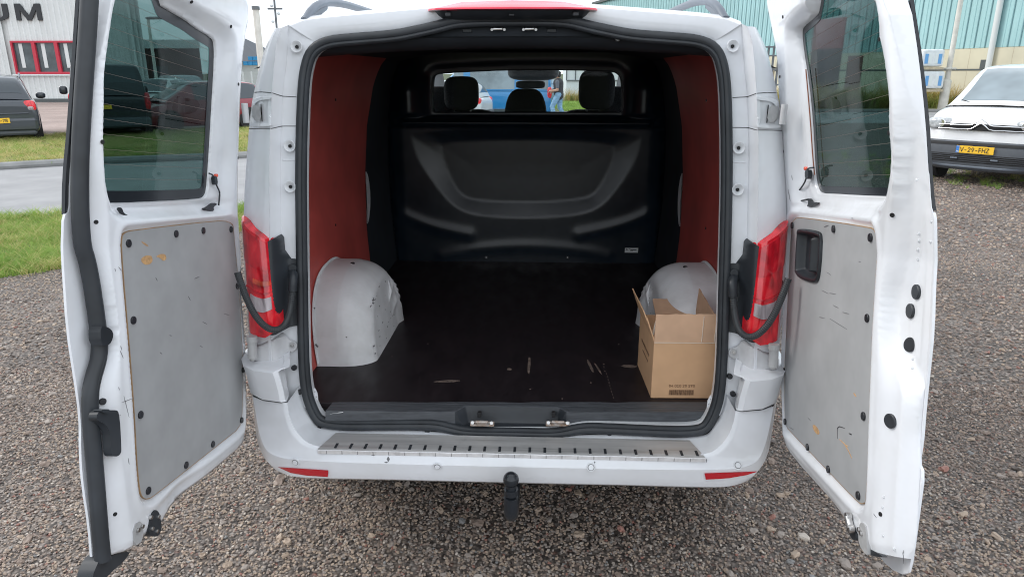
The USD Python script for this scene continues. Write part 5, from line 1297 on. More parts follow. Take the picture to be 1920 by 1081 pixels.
# white works building on the left
YB = 40.0
xe = aty(272, 100, YB)[0]
wb = Thing("works_building", "long pale ribbed metal works building with red window frames and black letters", "building", ((xe - 20), YB + 8, 0))
wl_, zl, zh_ = aty(33, 137, YB), aty(33, 139, YB)[2], aty(22, 77, YB)[2]
xw0 = wl_[0] - .05; xw1 = aty(195, 110, YB)[0]
lp = [(xe - 62, xw0), (xw1, xe)]
for a, b in lp: wb.part("cladding", ribbed((a, YB, 0), (1, 0), b - a, .25, 13, .33, .05, .42, ""), "white_cladding", smooth=False)
wb.part("cladding", ribbed((xw0, YB, 0), (1, 0), xw1 - xw0, zh_, 13, .33, .05, .42, ""), "white_cladding", smooth=False)
wb.part("cladding", ribbed((xw0, YB, 0), (1, 0), xw1 - xw0, .25, zl, .33, .05, .42, ""), "white_cladding", smooth=False)
_fp = trimesh.creation.extrude_polygon(Polygon([(xe - .05, YB + .1), (xe - 62, YB + .1), (xe - 62, YB + 18), (xe - 15, YB + 18)]), 13.0, engine="earcut"); wb.part("wall", _fp, "white_cladding", smooth=False)
wb.part("plinth", box((xe - 31, YB, .125), (62, .14, .25)), "flashing", smooth=False)
wb.part("eaves", box((xe - 31, YB - .05, 13.1), (62.0, .4, .25)), "flashing", smooth=False)
nw = 4; pw_ = (xw1 - xw0) / nw
for k in range(nw):
    x0 = xw0 + k * pw_
    w = wb.part("window", cat(box((x0 + .05, YB - .02, (zl + zh_) / 2), (.10, .16, zh_ - zl)), box((x0 + pw_ - .05, YB - .02, (zl + zh_) / 2), (.10, .16, zh_ - zl)), box((x0 + pw_ / 2, YB - .02, zl + .06), (pw_ - .2, .16, .12)), box((x0 + pw_ / 2, YB - .02, zh_ - .05), (pw_ - .2, .16, .10))), "red_frame", smooth=False)
    wb.part("pane", box((x0 + pw_ / 2, YB + .04, (zl + zh_) / 2), (pw_ - .2, .02, zh_ - zl - .22)), "pane_dark", parent=w, smooth=False)
    wb.part("blind", box((x0 + pw_ * .38, YB + .02, (zl + zh_) / 2 + .1), (.22, .012, zh_ - zl - .5)), "white_cladding", parent=w, smooth=False)
wb.part("window_sill", box(((xw0 + xw1) / 2, YB - .07, zl - .05), (xw1 - xw0 + .3, .2, .08)), "fascia_white", smooth=False)
m0, m1, mb = aty(32, 38, YB - .1), aty(80, 38, YB - .1), aty(56, 38, YB - .1)[2]; mh = aty(56, 8, YB - .1)[2] - mb
wb.part("letter", text("M", mh, (m0[0], YB - .06, mb), (1, 0, 0), (0, 0, 1), .08, True, width=m1[0] - m0[0]), "sign_black", smooth=False)
u0, u1 = aty(-28, 36, YB - .1)[0], aty(18, 36, YB - .1)[0]
wb.part("letter", text("U", mh, (u0, YB - .06, mb), (1, 0, 0), (0, 0, 1), .08, True, width=u1 - u0), "sign_black", smooth=False)
xp = aty(254, 90, YB)[0]; wb.part("downpipe", cyl((xp, YB - .16, .1), (xp, YB - .16, 13), .09, 12), "pipe_pale")

# low brick building with a pale fascia, seen through the left door's window
YC = 52.0
a0, a1 = aty(262, 95, YC)[0], aty(374, 95, YC)[0]; zb_, zf0, zf1 = -.1, aty(320, 91, YC)[2], aty(320, 75, YC)[2]
lb = Thing("brick_hall", "low dark brick hall with a pale roof edge behind the parked cars", "building", ((a0 + a1) / 2, YC + 5, 0))
lb.part("wall", trimesh.creation.extrude_polygon(Polygon([(a0, YC), (a1, YC), (a1 - 7, YC + 10), (a0 - 7, YC + 10)]), zf0, engine="earcut"), "brick_dark", smooth=False)
lb.part("fascia", trimesh.creation.extrude_polygon(Polygon([(a0 - .2, YC - .25), (a1 + .2, YC - .25), (a1 - 7, YC + 10.2), (a0 - 7, YC + 10.2)]), zf1 - zf0, engine="earcut").apply_translation((0, 0, zf0)), "fascia_white", smooth=False)
lb.part("door", box((a0 + (a1 - a0) * .3, YC - .03, 1.1), (1.2, .08, 2.2)), "roof_slate", smooth=False)

# teal warehouse on the right: its long front runs away to the left
vpd = ray(665, 136); vpd[2] = 0; vpd /= np.linalg.norm(vpd)
Q0 = np.array([*aty(1840, 130, 33.9)[:2], 0.0])
front = np.array([vpd[1], -vpd[0], 0.0]); front = front if front @ (CAM - Q0) > 0 else -front
def wall_t(px, py):
    q = onplane(px, py, front, front @ Q0); return (q - Q0) @ vpd, q[2]
zjoin = np.mean([wall_t(1620, 98)[1], wall_t(1775, 93)[1], wall_t(1915, 87.5)[1]]); zledge = wall_t(1800, 131)[1]; ztop = wall_t(1135, 3)[1]
tA, tB = -22.0, wall_t(1112, 40)[0]
tw = Thing("teal_warehouse", "long warehouse clad in teal ribbed sheet above a beige wall", "building", Q0 + vpd * (tA + tB) / 2 - front * 10)
d2 = (vpd[0], vpd[1]); Pst = Q0 + vpd * tB
dback = (-vpd[0], -vpd[1])
sgn = np.array([dback[1], -dback[0], 0]) @ front
pA = Q0 + vpd * tA
def clad(t0, t1, z0, z1, pitch, depth, rib, mat, nm):
    if sgn > 0: m = ribbed(Q0 + vpd * t1, dback, t1 - t0, z0, z1, pitch, depth, rib, "")
    else: m = ribbed(Q0 + vpd * t0, d2, t1 - t0, z0, z1, pitch, depth, rib, "")
    return tw.part(nm, m, mat, smooth=False)
clad(tA, tB, zjoin, ztop, .62, .03, .16, "teal_cladding", "cladding")
def wbox(t0, t1, z0, z1, out, th, mat, nm, **k):
    c = Q0 + vpd * (t0 + t1) / 2 + front * (out - th / 2) + np.array([0, 0, (z0 + z1) / 2])
    m = trimesh.creation.box((t1 - t0, th, z1 - z0)); m.apply_transform(trimesh.transformations.rotation_matrix(math.atan2(vpd[1], vpd[0]), (0, 0, 1))); m.apply_translation(c)
    return tw.part(nm, m, mat, smooth=False, **k)
wbox(tA, tB, 0, ztop - .1, -.02, 18, "beige_panel", "wall")
n_ = int((tB - tA) / 2.4)
for k in range(n_):
    t0 = tA + k * 2.4
    wbox(t0 + .015, t0 + 2.385, .2, zledge - .04, .03, .05, "beige_panel", "wall_panel"); wbox(t0 + .015, t0 + 2.385, zledge + .04, zjoin - .02, .03, .05, "beige_panel", "wall_panel")
    wbox(t0 + 1.19, t0 + 1.21, .2, zjoin - .02, .034, .02, "timber", "joint")
wbox(tA, tB, zledge - .035, zledge + .035, .05, .08, "flashing", "ledge"); wbox(tA, tB, ztop - .02, ztop + .25, .25, .4, "flashing", "gutter")
# dark seams between the teal sheets
nr = int((tB - tA) / .62)
for k in range(min(nr, 140)):
    t0 = (tB - k * .62 - .62) if sgn > 0 else (tA + k * .62)
    t0 = tA + (k + .5) * .62 * 1.0
    if t0 < tB: wbox(t0, t0 + .045, zjoin, ztop, .042, .02, "teal_rib", "seam")
t0, z0 = wall_t(1862, 128); t0 = wall_t(1872, 64)[0]; tw.part("downpipe", cyl(Q0 + vpd * t0 + front * .22 + [0, 0, zledge], Q0 + vpd * t0 + front * .22 + [0, 0, ztop], .13, 12), "pipe_pale")
(t0, z0), (t1, z1) = wall_t(1838, 129), wall_t(1857, 112); wbox(min(t0, t1), max(t0, t1), z0, z1, .06, .06, "flashing", "vent")
(t0, z0), (t1, z1) = wall_t(1524, 93), wall_t(1588, 32)
rd = wbox(min(t0, t1), max(t0, t1), z0, z1, .08, .1, "door_red", "roller_door", label="dark red roller door raised half way")
for k in range(8): wbox(min(t0, t1), max(t0, t1), z0 + (z1 - z0) * k / 8, z0 + (z1 - z0) * k / 8 + .05, .10, .03, "door_red", "slat", parent=rd)
wbox(min(t0, t1), max(t0, t1), .05, z0, .065, .06, "dark_hole", "doorway")
(t0, z0), (t1, z1) = wall_t(1592, 105), wall_t(1620, 105); wbox(min(t0, t1), max(t0, t1), .05, z0, .06, .06, "door_brown", "door")

def pole(name, label, a, b, r0, r1, mat, y=None, loc=None, extra=None, cat_="pole"):
    top, bot = aty(*a, y), aty(*b, y); base = np.array([bot[0], y, 0.0])
    t = Thing(name, label, cat_, base)
    h = max(top[2], 4)
    t.part("shaft", trimesh.creation.revolve(np.array([[0, 0], [r0, 0], [r0, h * .28], [r1 * 1.1, h * .3], [r1, h], [0, h]]), sections=14), mat, local=True)
    return t, h
lp_, h = pole("lamp_post", "pale grey lamp post before the beige wall of the warehouse", (1806, 0), (1771, 178), .20, .105, "pole_pale", 32.5, cat_="lamp post")
lp_.part("collar", box((0, 0, 1.9), (.46, .46, .08), .03), "pole_pale", local=True); lp_.part("arm", cyl((0, 0, h), (0, 0, h + 2.5), .08, 12), "pole_pale", local=True)
lp_.part("lamp_head", superell((.5, 0, h + 2.5), (1.2, .3, .18), .6), "steel_dark", local=True)
t, h = pole("lamp_post", "slim white lamp post seen through the left door's window", (276, 40), (291, 132), .09, .06, "pole_pale", 30.0, cat_="lamp post"); t.part("lamp_head", superell((.3, 0, h), (.8, .2, .12), .6), "steel_dark", local=True)
t, h = pole("timber_pole", "leaning cream timber pole left of the open van", (480, 20), (491, 132), .17, .12, "pole_pale", 26.0); t.part("cap", cyl((0, 0, h), (0, 0, h + .12), .15, 12), "steel_dark", local=True)
t, h = pole("power_pole", "thin dark power pole with insulators above the van's left shoulder", (517, -10), (526, 130), .10, .07, "steel_dark", 48.0)
for k in range(5): t.part("insulator", superell((.22 * (-1) ** k, 0, h - .2 - .5 * k), (.22, .16, .18), .8, 2), "wrap_white", local=True)
t.part("crossarm", box((0, 0, h - .9), (1.0, .1, .1)), "steel_dark", local=True)

# grey gabled shed and blue crates far behind, between the left door and the van
Y = 62.0; p = aty(440, 85, Y); q = aty(500, 111, Y); gx0, gx1 = aty(400, 100, Y)[0], aty(496, 100, Y)[0]
zr, ze = aty(440, 81, Y)[2], aty(440, 110, Y)[2]
gs = Thing("grey_shed", "dark grey gabled shed far away on the left", "building", ((gx0 + gx1) / 2, Y + 4, 0))
gs.part("wall", box(((gx0 + gx1) / 2, Y + 4, (ze - .3) / 2), (gx1 - gx0 - .6, 8, ze - .3)), "white_cladding", smooth=False)
rf = np.array([(gx0, Y - .4, ze - .25), (gx1, Y - .4, ze - .25), (gx1 + .0, Y + 8.4, ze - .25), (gx0, Y + 8.4, ze - .25), (gx0 + .4, Y + 4, zr + 1.0), (gx1 - 2.5, Y + 4, zr + .2)])
gs.part("roof", trimesh.convex.convex_hull(rf), "roof_slate", smooth=False)
for r_ in range(2):
    for k in range(4):
        a, b = aty(456 + k * 9, 123 - r_ * 9, 50.0), aty(464 + k * 9, 115 - r_ * 9, 50.0)
        if k == 0 and r_ == 1: continue
        cr = Thing("blue_crate", {0: "leftmost", 1: "second from left", 2: "third from left", 3: "rightmost"}[k] + " bright blue crate in the " + ("upper" if r_ else "lower") + " row before the grey shed", "crate", ((a[0] + b[0]) / 2, 50.4, a[2]), group="blue crates before the grey shed")
        w, h = abs(b[0] - a[0]), b[2] - a[2]
        cr.part("crate_body", box((0, 0, h / 2), (w * .94, .8, h * .9), .02), "crate_blue", local=True, smooth=False)
        cr.part("rim", box((0, 0, h * .93), (w * .98, .84, h * .1), .01), "crate_blue", local=True, smooth=False)
fx0, fx1 = aty(440, 150, 46)[0], aty(505, 150, 46)[0]
fn = Thing("mesh_fence", "pale wire mesh fence below the blue crates", "fence", ((fx0 + fx1) / 2, 46, 0))
for k in range(5): fn.part("post", box((fx0 + (fx1 - fx0) * k / 4, 46, .9), (.08, .08, 1.8)), "pipe_pale", smooth=False)
for k in range(7): fn.part("rail", box(((fx0 + fx1) / 2, 46, .25 + .25 * k), (fx1 - fx0, .03, .03)), "pipe_pale", smooth=False)

# wrapped pallet loads by the warehouse, and a steel rack of timber
for k, (a, b) in enumerate(((172, 133), (130.5, 92))):
    Yp = 32.2; p, q = aty(1722, a, Yp), aty(1776, b, Yp)
    c = np.array([(p[0] + q[0]) / 2, Yp, p[2]]); w, h = q[0] - p[0], q[2] - p[2]
    wp = Thing("wrapped_pallet", ("lower" if k == 0 else "upper") + " white wrapped pallet load with blue labels by the warehouse", "pallet load", c, heading=.15)
    wp.part("load", superell((0, .5, h / 2 + .06), (w, 1.1, h - .12), .22), "wrap_white", local=True, smooth=50)
    wp.part("pallet", box((0, .5, .05), (w, 1.1, .1)), "timber", local=True, smooth=False)
    for j in range(2):
        for i in range(2):
            wp.part("label_panel", box((w * (-.30 + .42 * j + .16 * i), -.053, h * (.52)), (.16, .012, h * .48)), "label_blue" if (i + j) % 2 == 0 else "fascia_white", local=True, smooth=False)
Yk = 28.0; p, q = aty(1424, 170, Yk), aty(1462, 86, Yk)
rk = Thing("steel_rack", "grey steel rack stacked with pale timber behind the van's right shoulder", "rack", ((p[0] + q[0]) / 2, Yk, 0))
zz = q[2]
for x in np.linspace(p[0], q[0], 4): rk.part("upright", box((x, Yk, zz / 2), (.07, .07, zz)), "steel_dark", smooth=False)
for z in (zz - .05, zz - .38, zz - .9, zz - 1.5): rk.part("crossbar", box(((p[0] + q[0]) / 2, Yk - .05, z), (q[0] - p[0] + .3, .05, .06)), "steel_dark", smooth=False)
for k in range(6): rk.part("timber_plank", box((p[0] + (q[0] - p[0]) * (.12 + .15 * k), Yk + .3, (zz - .7) / 2), (.11, .12, zz - .7 - .12 * (k % 3))), "timber", smooth=False)
# ------------------------------------------------------------------ parked vehicles
def paint(name, c, rough=.25, coat=.8, **k): pm(name, c, rough, coat=coat, var=.06, scale=2, **k)
paint("car_charcoal", (0.022, 0.027, 0.034)); paint("car_black", (0.010, 0.012, 0.016)); paint("car_red", (0.16, 0.012, 0.022)); paint("car_silver", (0.45, 0.48, 0.49)); paint("car_slate", (0.05, 0.065, 0.07)); paint("car_blue", (0.02, 0.19, 0.42)); paint("car_white", (0.78, 0.79, 0.80))
pm("car_glass", (0.025, 0.032, 0.038), 0.05, coat=.6); pm("car_glass_pale", (0.16, 0.20, 0.22), 0.05, coat=.6, var=.4, scale=1.0); pm("tyre", (0.018, 0.018, 0.019), 0.8); pm("rim_silver", (0.40, 0.41, 0.42), .35, metal=.8); pm("grey_bumper", (0.075, 0.083, 0.095), 0.6, var=.1)
pm("plate_yellow", (0.80, 0.48, 0.03), 0.45); pm("plate_blue", (0.05, 0.20, 0.55), 0.45); pm("chrome", (0.78, 0.79, 0.80), 0.12, metal=1.0); lens("car_lamp", (0.55, 0.56, 0.57), .3); pm("headlamp_glass", (.22, .24, .25), .1, coat=1.0, col2=(.55, .57, .58), scale=16)

def loft_surface(st, half):
    """st: rows of parameters; half(row) -> half section (k, 2) of (x, z). Returns surface(s, t) for s in [0, 1] along, t in [0, 1] from the centre bottom over the right side to the centre top."""
    from scipy.interpolate import PchipInterpolator
    st = np.asarray(st, float); sy = np.linspace(0, 1, len(st)); I = PchipInterpolator(sy, st, axis=0)
    def surf(s, t):
        s, t = np.broadcast_arrays(np.asarray(s, float), np.asarray(t, float)); out = np.empty(s.shape + (3,))
        for idx in np.ndindex(s.shape[0]):
            row = I(s[idx].flat[0]); h = half(row); tt = np.linspace(0, 1, len(h))
            hh = PchipInterpolator(tt, h, axis=0)(t[idx]); out[idx] = np.stack([hh[:, 0], np.full(len(hh), row[0]), hh[:, 1]], 1)
        return out
    return surf
def surf_mesh(surf, s0, s1, t0, t1, ns=24, nt=16, off=0.0, back=None, mirrored=True):
    s = np.linspace(s0, s1, ns)[:, None] * np.ones((1, nt)); t = np.ones((ns, 1)) * np.linspace(t0, t1, nt)[None]
    P = surf(s, t)
    if off:
        e = 1e-3; du = surf(np.clip(s + e, 0, 1), t) - surf(np.clip(s - e, 0, 1), t); dv = surf(s, np.clip(t + e, 0, 1)) - surf(s, np.clip(t - e, 0, 1))
        n = np.cross(dv, du); n /= np.linalg.norm(n, axis=-1, keepdims=True) + 1e-12
        n = np.where((n * (P - [0, 0, .7]))[..., [0]] + (n * (P - [0, 0, .7]))[..., [2]] < 0, -n, n)
        Q = P; P = P + n * off
    g = grid(P)
    if off:
        rim = np.concatenate([P[0], P[1:, -1], P[-1, ::-1][1:], P[::-1, 0][1:]]); rb = np.concatenate([Q[0], Q[1:, -1], Q[-1, ::-1][1:], Q[::-1, 0][1:]])
        g = cat(g, grid(np.stack([rim, rb - (rim - rb) * .5], 1)))
    return cat(g, mirror(g)) if mirrored else g

def body_half(r):
    y, zl, zt, w = r; h = zt - zl
    return np.array([(0, zl), (.78 * w, zl), (.93 * w, zl + .05 * h), (.985 * w, zl + .22 * h), (w, zl + .5 * h), (.985 * w, zl + .78 * h), (.94 * w, zl + .93 * h), (.85 * w, zt), (.45 * w, zt + .015), (0, zt + .02)])
def roof_half(r):
    y, zb, zr, wb, wr = r; h = max(zr - zb, .003)
    return np.array([(wb, zb - .02), (wb, zb), (wb + (wr - wb) * .32, zb + .36 * h), (wb + (wr - wb) * .72, zb + .78 * h), (wr, zb + .94 * h), (wr * .90, zr), (wr * .5, zr + .018), (0, zr + .025)])

def car(name, label, px, y, heading, mat, body, roof, wheels, glassmat="car_glass", win=((.18, .42), (.46, .72)), shield=(.74, .97), rearw=(.03, .16), lights=True, group=None, tail="red_lens", cat_="car", z0=0.0, wr=.31, pos=None, detail=True):
    base = np.array([*aty(*px, y)[:2], z0]) if pos is None else np.asarray(pos, float)
    c = Thing(name, label, cat_, base, heading=heading, group=group)
    bs = loft_surface(body, body_half); rs = loft_surface(roof, roof_half)
    bm = surf_mesh(bs, 0, 1, 0, 1, 40, 26)
    for s in (0, 1):
        P = bs(np.full((1, 20), float(s)), np.linspace(0, 1, 20)[None])[0]; ring = np.vstack([P, (P * [-1, 1, 1])[::-1]]); cen = ring.mean(0)
        V = np.vstack([ring, cen]); k = len(ring); bm = cat(bm, trimesh.Trimesh(V, [(i, (i + 1) % k, k) for i in range(k)] if s else [((i + 1) % k, i, k) for i in range(k)], process=False))
    c.part("body", bm, mat, local=True, smooth=42)
    rm = surf_mesh(rs, 0, 1, 0, 1, 34, 18)
    c.part("cabin", rm, mat, local=True, smooth=38)
    for a, b in win:
        w = surf_mesh(rs, a, b, .18, .56, 10, 8, .006, mirrored=False)
        c.part("side_window", w, glassmat, local=True, smooth=30); c.part("side_window", mirror(w), glassmat, local=True, smooth=30)
    c.part("windscreen", surf_mesh(rs, shield[0], shield[1], .74, 1, 12, 8, .006), glassmat, local=True, smooth=30)
    if rearw: c.part("rear_window", surf_mesh(rs, rearw[0], rearw[1], .72, 1, 8, 8, .006), glassmat, local=True, smooth=30)
    wmax = max(r[3] for r in body)
    for yy in wheels:
        for sx in (-1, 1):
            cc = np.array([sx * (wmax - .10), yy, wr])
            t = trimesh.creation.revolve(np.array([(wr * .62, -.10), (wr * .93, -.105), (wr, -.07), (wr, .07), (wr * .93, .105), (wr * .62, .10)]), sections=28).apply_transform(trimesh.transformations.rotation_matrix(np.pi / 2, (0, 1, 0))).apply_translation(cc)
            w = c.part("wheel", t, "tyre", local=True)
            if detail:
                c.part("wheel_arch", cyl(cc - [sx * .10, 0, -.02], cc + [sx * .096, 0, .02], wr * 1.16, 26), "tyre", local=True)
                c.part("rim", cyl(cc - [.095, 0, 0], cc + [.108 * 1, 0, 0], wr * .6, 20), "rim_silver", local=True, parent=w)
    return c, bs, rs

# hatchback at the far left, seen from behind
Lh = [(-2.0, .32, .80, .74), (-1.96, .28, .90, .82), (-1.75, .22, .97, .85), (-.6, .18, .95, .865), (.6, .18, .94, .865), (1.2, .2, .86, .84), (1.75, .24, .74, .78), (1.95, .3, .60, .66)]
Rh = [(-1.92, .92, .95, .76, .70), (-1.72, .93, 1.30, .76, .60), (-1.45, .93, 1.42, .77, .58), (-.6, .92, 1.46, .78, .58), (.2, .92, 1.44, .78, .57), (.75, .92, 1.18, .77, .62), (1.25, .88, .90, .74, .70)]
c, bs, rs = car("hatchback", "dark charcoal hatchback seen from behind before the works building", (6, 260), 16.7, math.radians(36), "car_charcoal", Lh, Rh, (-1.25, 1.2), win=((.24, .45), (.48, .72)), shield=(.70, .97), rearw=(.05, .27))
HB = c
UsdGeom.Xformable(HB.prim).AddScaleOp().Set(Gf.Vec3f(1.07, 1.07, 1.13))
def cworld(c, m):
    m = m.copy(); cs, sn = math.cos(c.h), math.sin(c.h); m.vertices = m.vertices @ np.array([[cs, -sn, 0], [sn, cs, 0], [0, 0, 1]]).T + c.loc; return m
def carbox(c, name, ctr, size, mat, bevel=.01, parent=None): return c.part(name, box(ctr, size, bevel), mat, local=True, parent=parent, smooth=30)
for sx in (-1, 1):
    tl = c.part("tail_light", superell((sx * .69, -1.90, .80), (.26, .20, .28), .6), "red_lens", local=True, smooth=50); c.part("lamp_lens", superell((sx * .70, -1.975, .77), (.14, .06, .10), .7), "clear_lens", local=True, parent=tl)
    m = c.part("mirror", superell((sx * .98, .62, .98), (.22, .12, .15), .7), "car_charcoal", local=True, smooth=60)
    c.part("roof_bar", tube([(sx * .60, -1.5, 1.42), (sx * .60, -1.3, 1.50), (sx * .60, .1, 1.50), (sx * .60, .3, 1.44)], .02, 8), "rail_grey", local=True)
carbox(c, "bumper", (0, -1.97, .42), (1.60, .16, .30), "car_charcoal", .06)
carbox(c, "lower_bumper", (0, -1.93, .27), (1.50, .16, .14), "grey_bumper", .04)
pl = carbox(c, "number_plate", (0, -2.058, .52), (.52, .012, .11), "plate_yellow", .002)
c.part("plate_letters", text("NZ-XX-7R", .062, (.20 - .40, -2.066, .49), (1, 0, 0), (0, 0, 1), .003, True, width=.42), "print_black", local=True, parent=pl, smooth=False)
c.part("badge", disc((0, -1.99, .80), (0, -1, .2), .06, .02, 20), "chrome", local=True)
carbox(c, "wiper", (-.06, -1.86, 1.06), (.52, .03, .02), "tyre", .004)
carbox(c, "tailgate_lip", (0, -1.985, .66), (1.3, .06, .03), "car_charcoal", .012)

# black delivery van beside it, nose to the building
Lv = [(-2.4, .40, 1.02, .86), (-2.36, .32, 1.10, .93), (-2.1, .26, 1.12, .95), (0, .24, 1.12, .955), (1.3, .24, 1.10, .95), (1.9, .26, 1.04, .92), (2.3, .30, .88, .86), (2.45, .38, .68, .76)]
Rv = [(-2.38, 1.06, 1.12, .86, .82), (-2.30, 1.08, 1.80, .89, .78), (-2.1, 1.1, 1.92, .90, .77), (-.5, 1.1, 1.96, .91, .77), (.9, 1.1, 1.94, .91, .76), (1.35, 1.08, 1.62, .90, .76), (1.95, 1.02, 1.08, .86, .80)]
c, bs, rs = car("black_van", "black delivery van parked nose to the building with its red tail light showing", (212, 252), 18.6, math.radians(33), "car_black", Lv, Rv, (-1.5, 1.45), win=((.66, .80),), shield=(.80, .97), rearw=(.06, .2), cat_="van", wr=.33)
for sx in (-1, 1):
    c.part("tail_light", superell((sx * .88, -2.36, .98), (.14, .14, .46), .6), "red_lens_deep", local=True, smooth=50)
    c.part("mirror", superell((sx * 1.08, 1.25, 1.22), (.22, .14, .24), .6), "car_black", local=True, smooth=60)
carbox(c, "bumper", (0, -2.42, .44), (1.80, .14, .26), "grey_bumper", .05)
pl = carbox(c, "number_plate", (-.25, -2.46, .85), (.52, .012, .11), "plate_yellow", .002)

# cars behind it on the parking place
Lc = Lh; Rc = Rh
c, bs, rs = car("red_car", "dark red car parked between the black van and the open white van", (376, 246), 19.8, math.radians(140), "car_red", Lh, Rh, (-1.25, 1.2), win=((.24, .45), (.48, .72)), shield=(.70, .97), rearw=(.05, .27))
for sx in (-1, 1):
    c.part("headlight", superell((sx * .62, 1.76, .66), (.30, .24, .14), .6), "headlamp_glass", local=True, smooth=50); c.part("mirror", superell((sx * .96, .70, .98), (.20, .12, .14), .7), "car_red", local=True, smooth=60)
carbox(c, "bumper", (0, 1.94, .40), (1.45, .16, .26), "car_red", .06); carbox(c, "grille", (0, 1.99, .54), (.9, .06, .10), "grey_bumper", .02)
c, bs, rs = car("pale_car", "pale silver car facing the camera right of the black van", (305, 205), 29.5, math.radians(190), "car_silver", Lh, Rh, (-1.25, 1.2), win=((.24, .45), (.48, .72)), shield=(.70, .97), rearw=(.05, .27))
for sx in (-1, 1): c.part("headlight", superell((sx * .62, 1.76, .66), (.30, .24, .14), .6), "headlamp_glass", local=True, smooth=50)
carbox(c, "bumper", (0, 1.94, .40), (1.45, .16, .26), "car_silver", .06); carbox(c, "grille", (0, 2.01, .46), (.9, .06, .12), "grey_bumper", .02)
Rs = [(r[0], r[1], r[2] + (.14 if r[2] > 1.1 else 0), r[3], r[4]) for r in Rh]
c, bs, rs = car("dark_suv", "dark slate car with a high roof behind the pale silver car", (352, 200), 33.0, math.radians(230), "car_slate", Lh, Rs, (-1.25, 1.2), win=((.24, .45), (.48, .72)), shield=(.70, .97), rearw=(.05, .27), glassmat="car_glass_pale")
for sx in (-1, 1): c.part("headlight", superell((sx * .62, 1.76, .66), (.30, .24, .14), .6), "headlamp_glass", local=True, smooth=50)
carbox(c, "bumper", (0, 1.94, .40), (1.45, .16, .26), "car_slate", .06)

# seen through the cargo bay and the windscreen: blue van, grey car, person
ptail = aty(1036, 180, 25.0)
fwd_ = math.radians(84)
c, bs, rs = car("blue_van", "bright blue van standing side-on beyond the windscreen", None, 0, fwd_, "car_blue", Lv, Rv, (-1.5, 1.45), win=((.20, .42), (.45, .62), (.66, .80)), shield=(.80, .97), rearw=(.06, .2), cat_="van", wr=.33, glassmat="car_glass_pale", pos=(ptail[0] - 2.35, 25.6, 0))
for sx in (-1, 1): c.part("tail_light", superell((sx * .90, -2.34, 1.02), (.10, .16, .40), .6), "red_lens", local=True, smooth=50)
carbox(c, "sill", (.965, 0, .36), (.03, 3.9, .16), "car_slate", .01); carbox(c, "sill", (-.965, 0, .36), (.03, 3.9, .16), "car_slate", .01)
pg = aty(912, 190, 21.5)
c, bs, rs = car("grey_car", "silver grey car tail with a red lamp in front of the blue van", None, 0, math.radians(80), "car_silver", Lh, Rh, (-1.25, 1.2), win=((.24, .45), (.48, .72)), shield=(.70, .97), rearw=(.05, .27), pos=(pg[0] - 1.95, 21.9, 0))
for sx in (-1, 1): c.part("tail_light", superell((sx * .70, -1.88, .84), (.26, .22, .24), .6), "red_lens", local=True, smooth=50)
carbox(c, "bumper", (0, -1.97, .42), (1.60, .16, .30), "grey_bumper", .06)

# white van on the right, nose towards the camera
Lw = [(-2.2, .40, 1.05, .80), (-2.15, .30, 1.12, .88), (-1.8, .24, 1.14, .92), (0, .22, 1.14, .925), (1.0, .22, 1.20, .925), (1.45, .23, 1.165, .915), (1.80, .25, 1.115, .885), (2.02, .27, 1.05, .82), (2.14, .28, .985, .70), (2.19, .30, .90, .52)]
Rw = [(-2.15, 1.08, 1.12, .82, .78), (-2.08, 1.10, 1.70, .85, .74), (-1.8, 1.12, 1.80, .87, .74), (-.3, 1.12, 1.84, .88, .74), (.35, 1.15, 1.80, .88, .72), (.62, 1.17, 1.72, .875, .70), (1.0, 1.18, 1.47, .865, .72), (1.42, 1.165, 1.19, .84, .78)]
nose = aty(1842, 232, 9.25); hd_ = math.radians(132)
fw_ = np.array([-math.sin(hd_), math.cos(hd_), 0])
pos_ = np.array([nose[0], nose[1], 0]) - fw_ * 2.19
WC, bs, rs = car("white_compact_van", "white compact van facing the camera on the gravel, yellow plate in its grey bumper", None, 0, hd_, "car_white", Lw, Rw, (-1.35, 1.38), win=((.52, .70),), shield=(.645, .965), rearw=(.06, .2), cat_="van", wr=.315, glassmat="car_glass_pale", pos=pos_)
wbm = cworld(WC, cat(surf_mesh(bs, 0, 1, 0, 1, 60, 40)))
P = bs(np.full((1, 30), 1.0), np.linspace(0, 1, 30)[None])[0]; ring = np.vstack([P, (P * [-1, 1, 1])[::-1]]); cen = ring.mean(0); k = len(ring)
wbm = cat(wbm, cworld(WC, trimesh.Trimesh(np.vstack([ring, cen]), [(i, (i + 1) % k, k) for i in range(k)], process=False)))
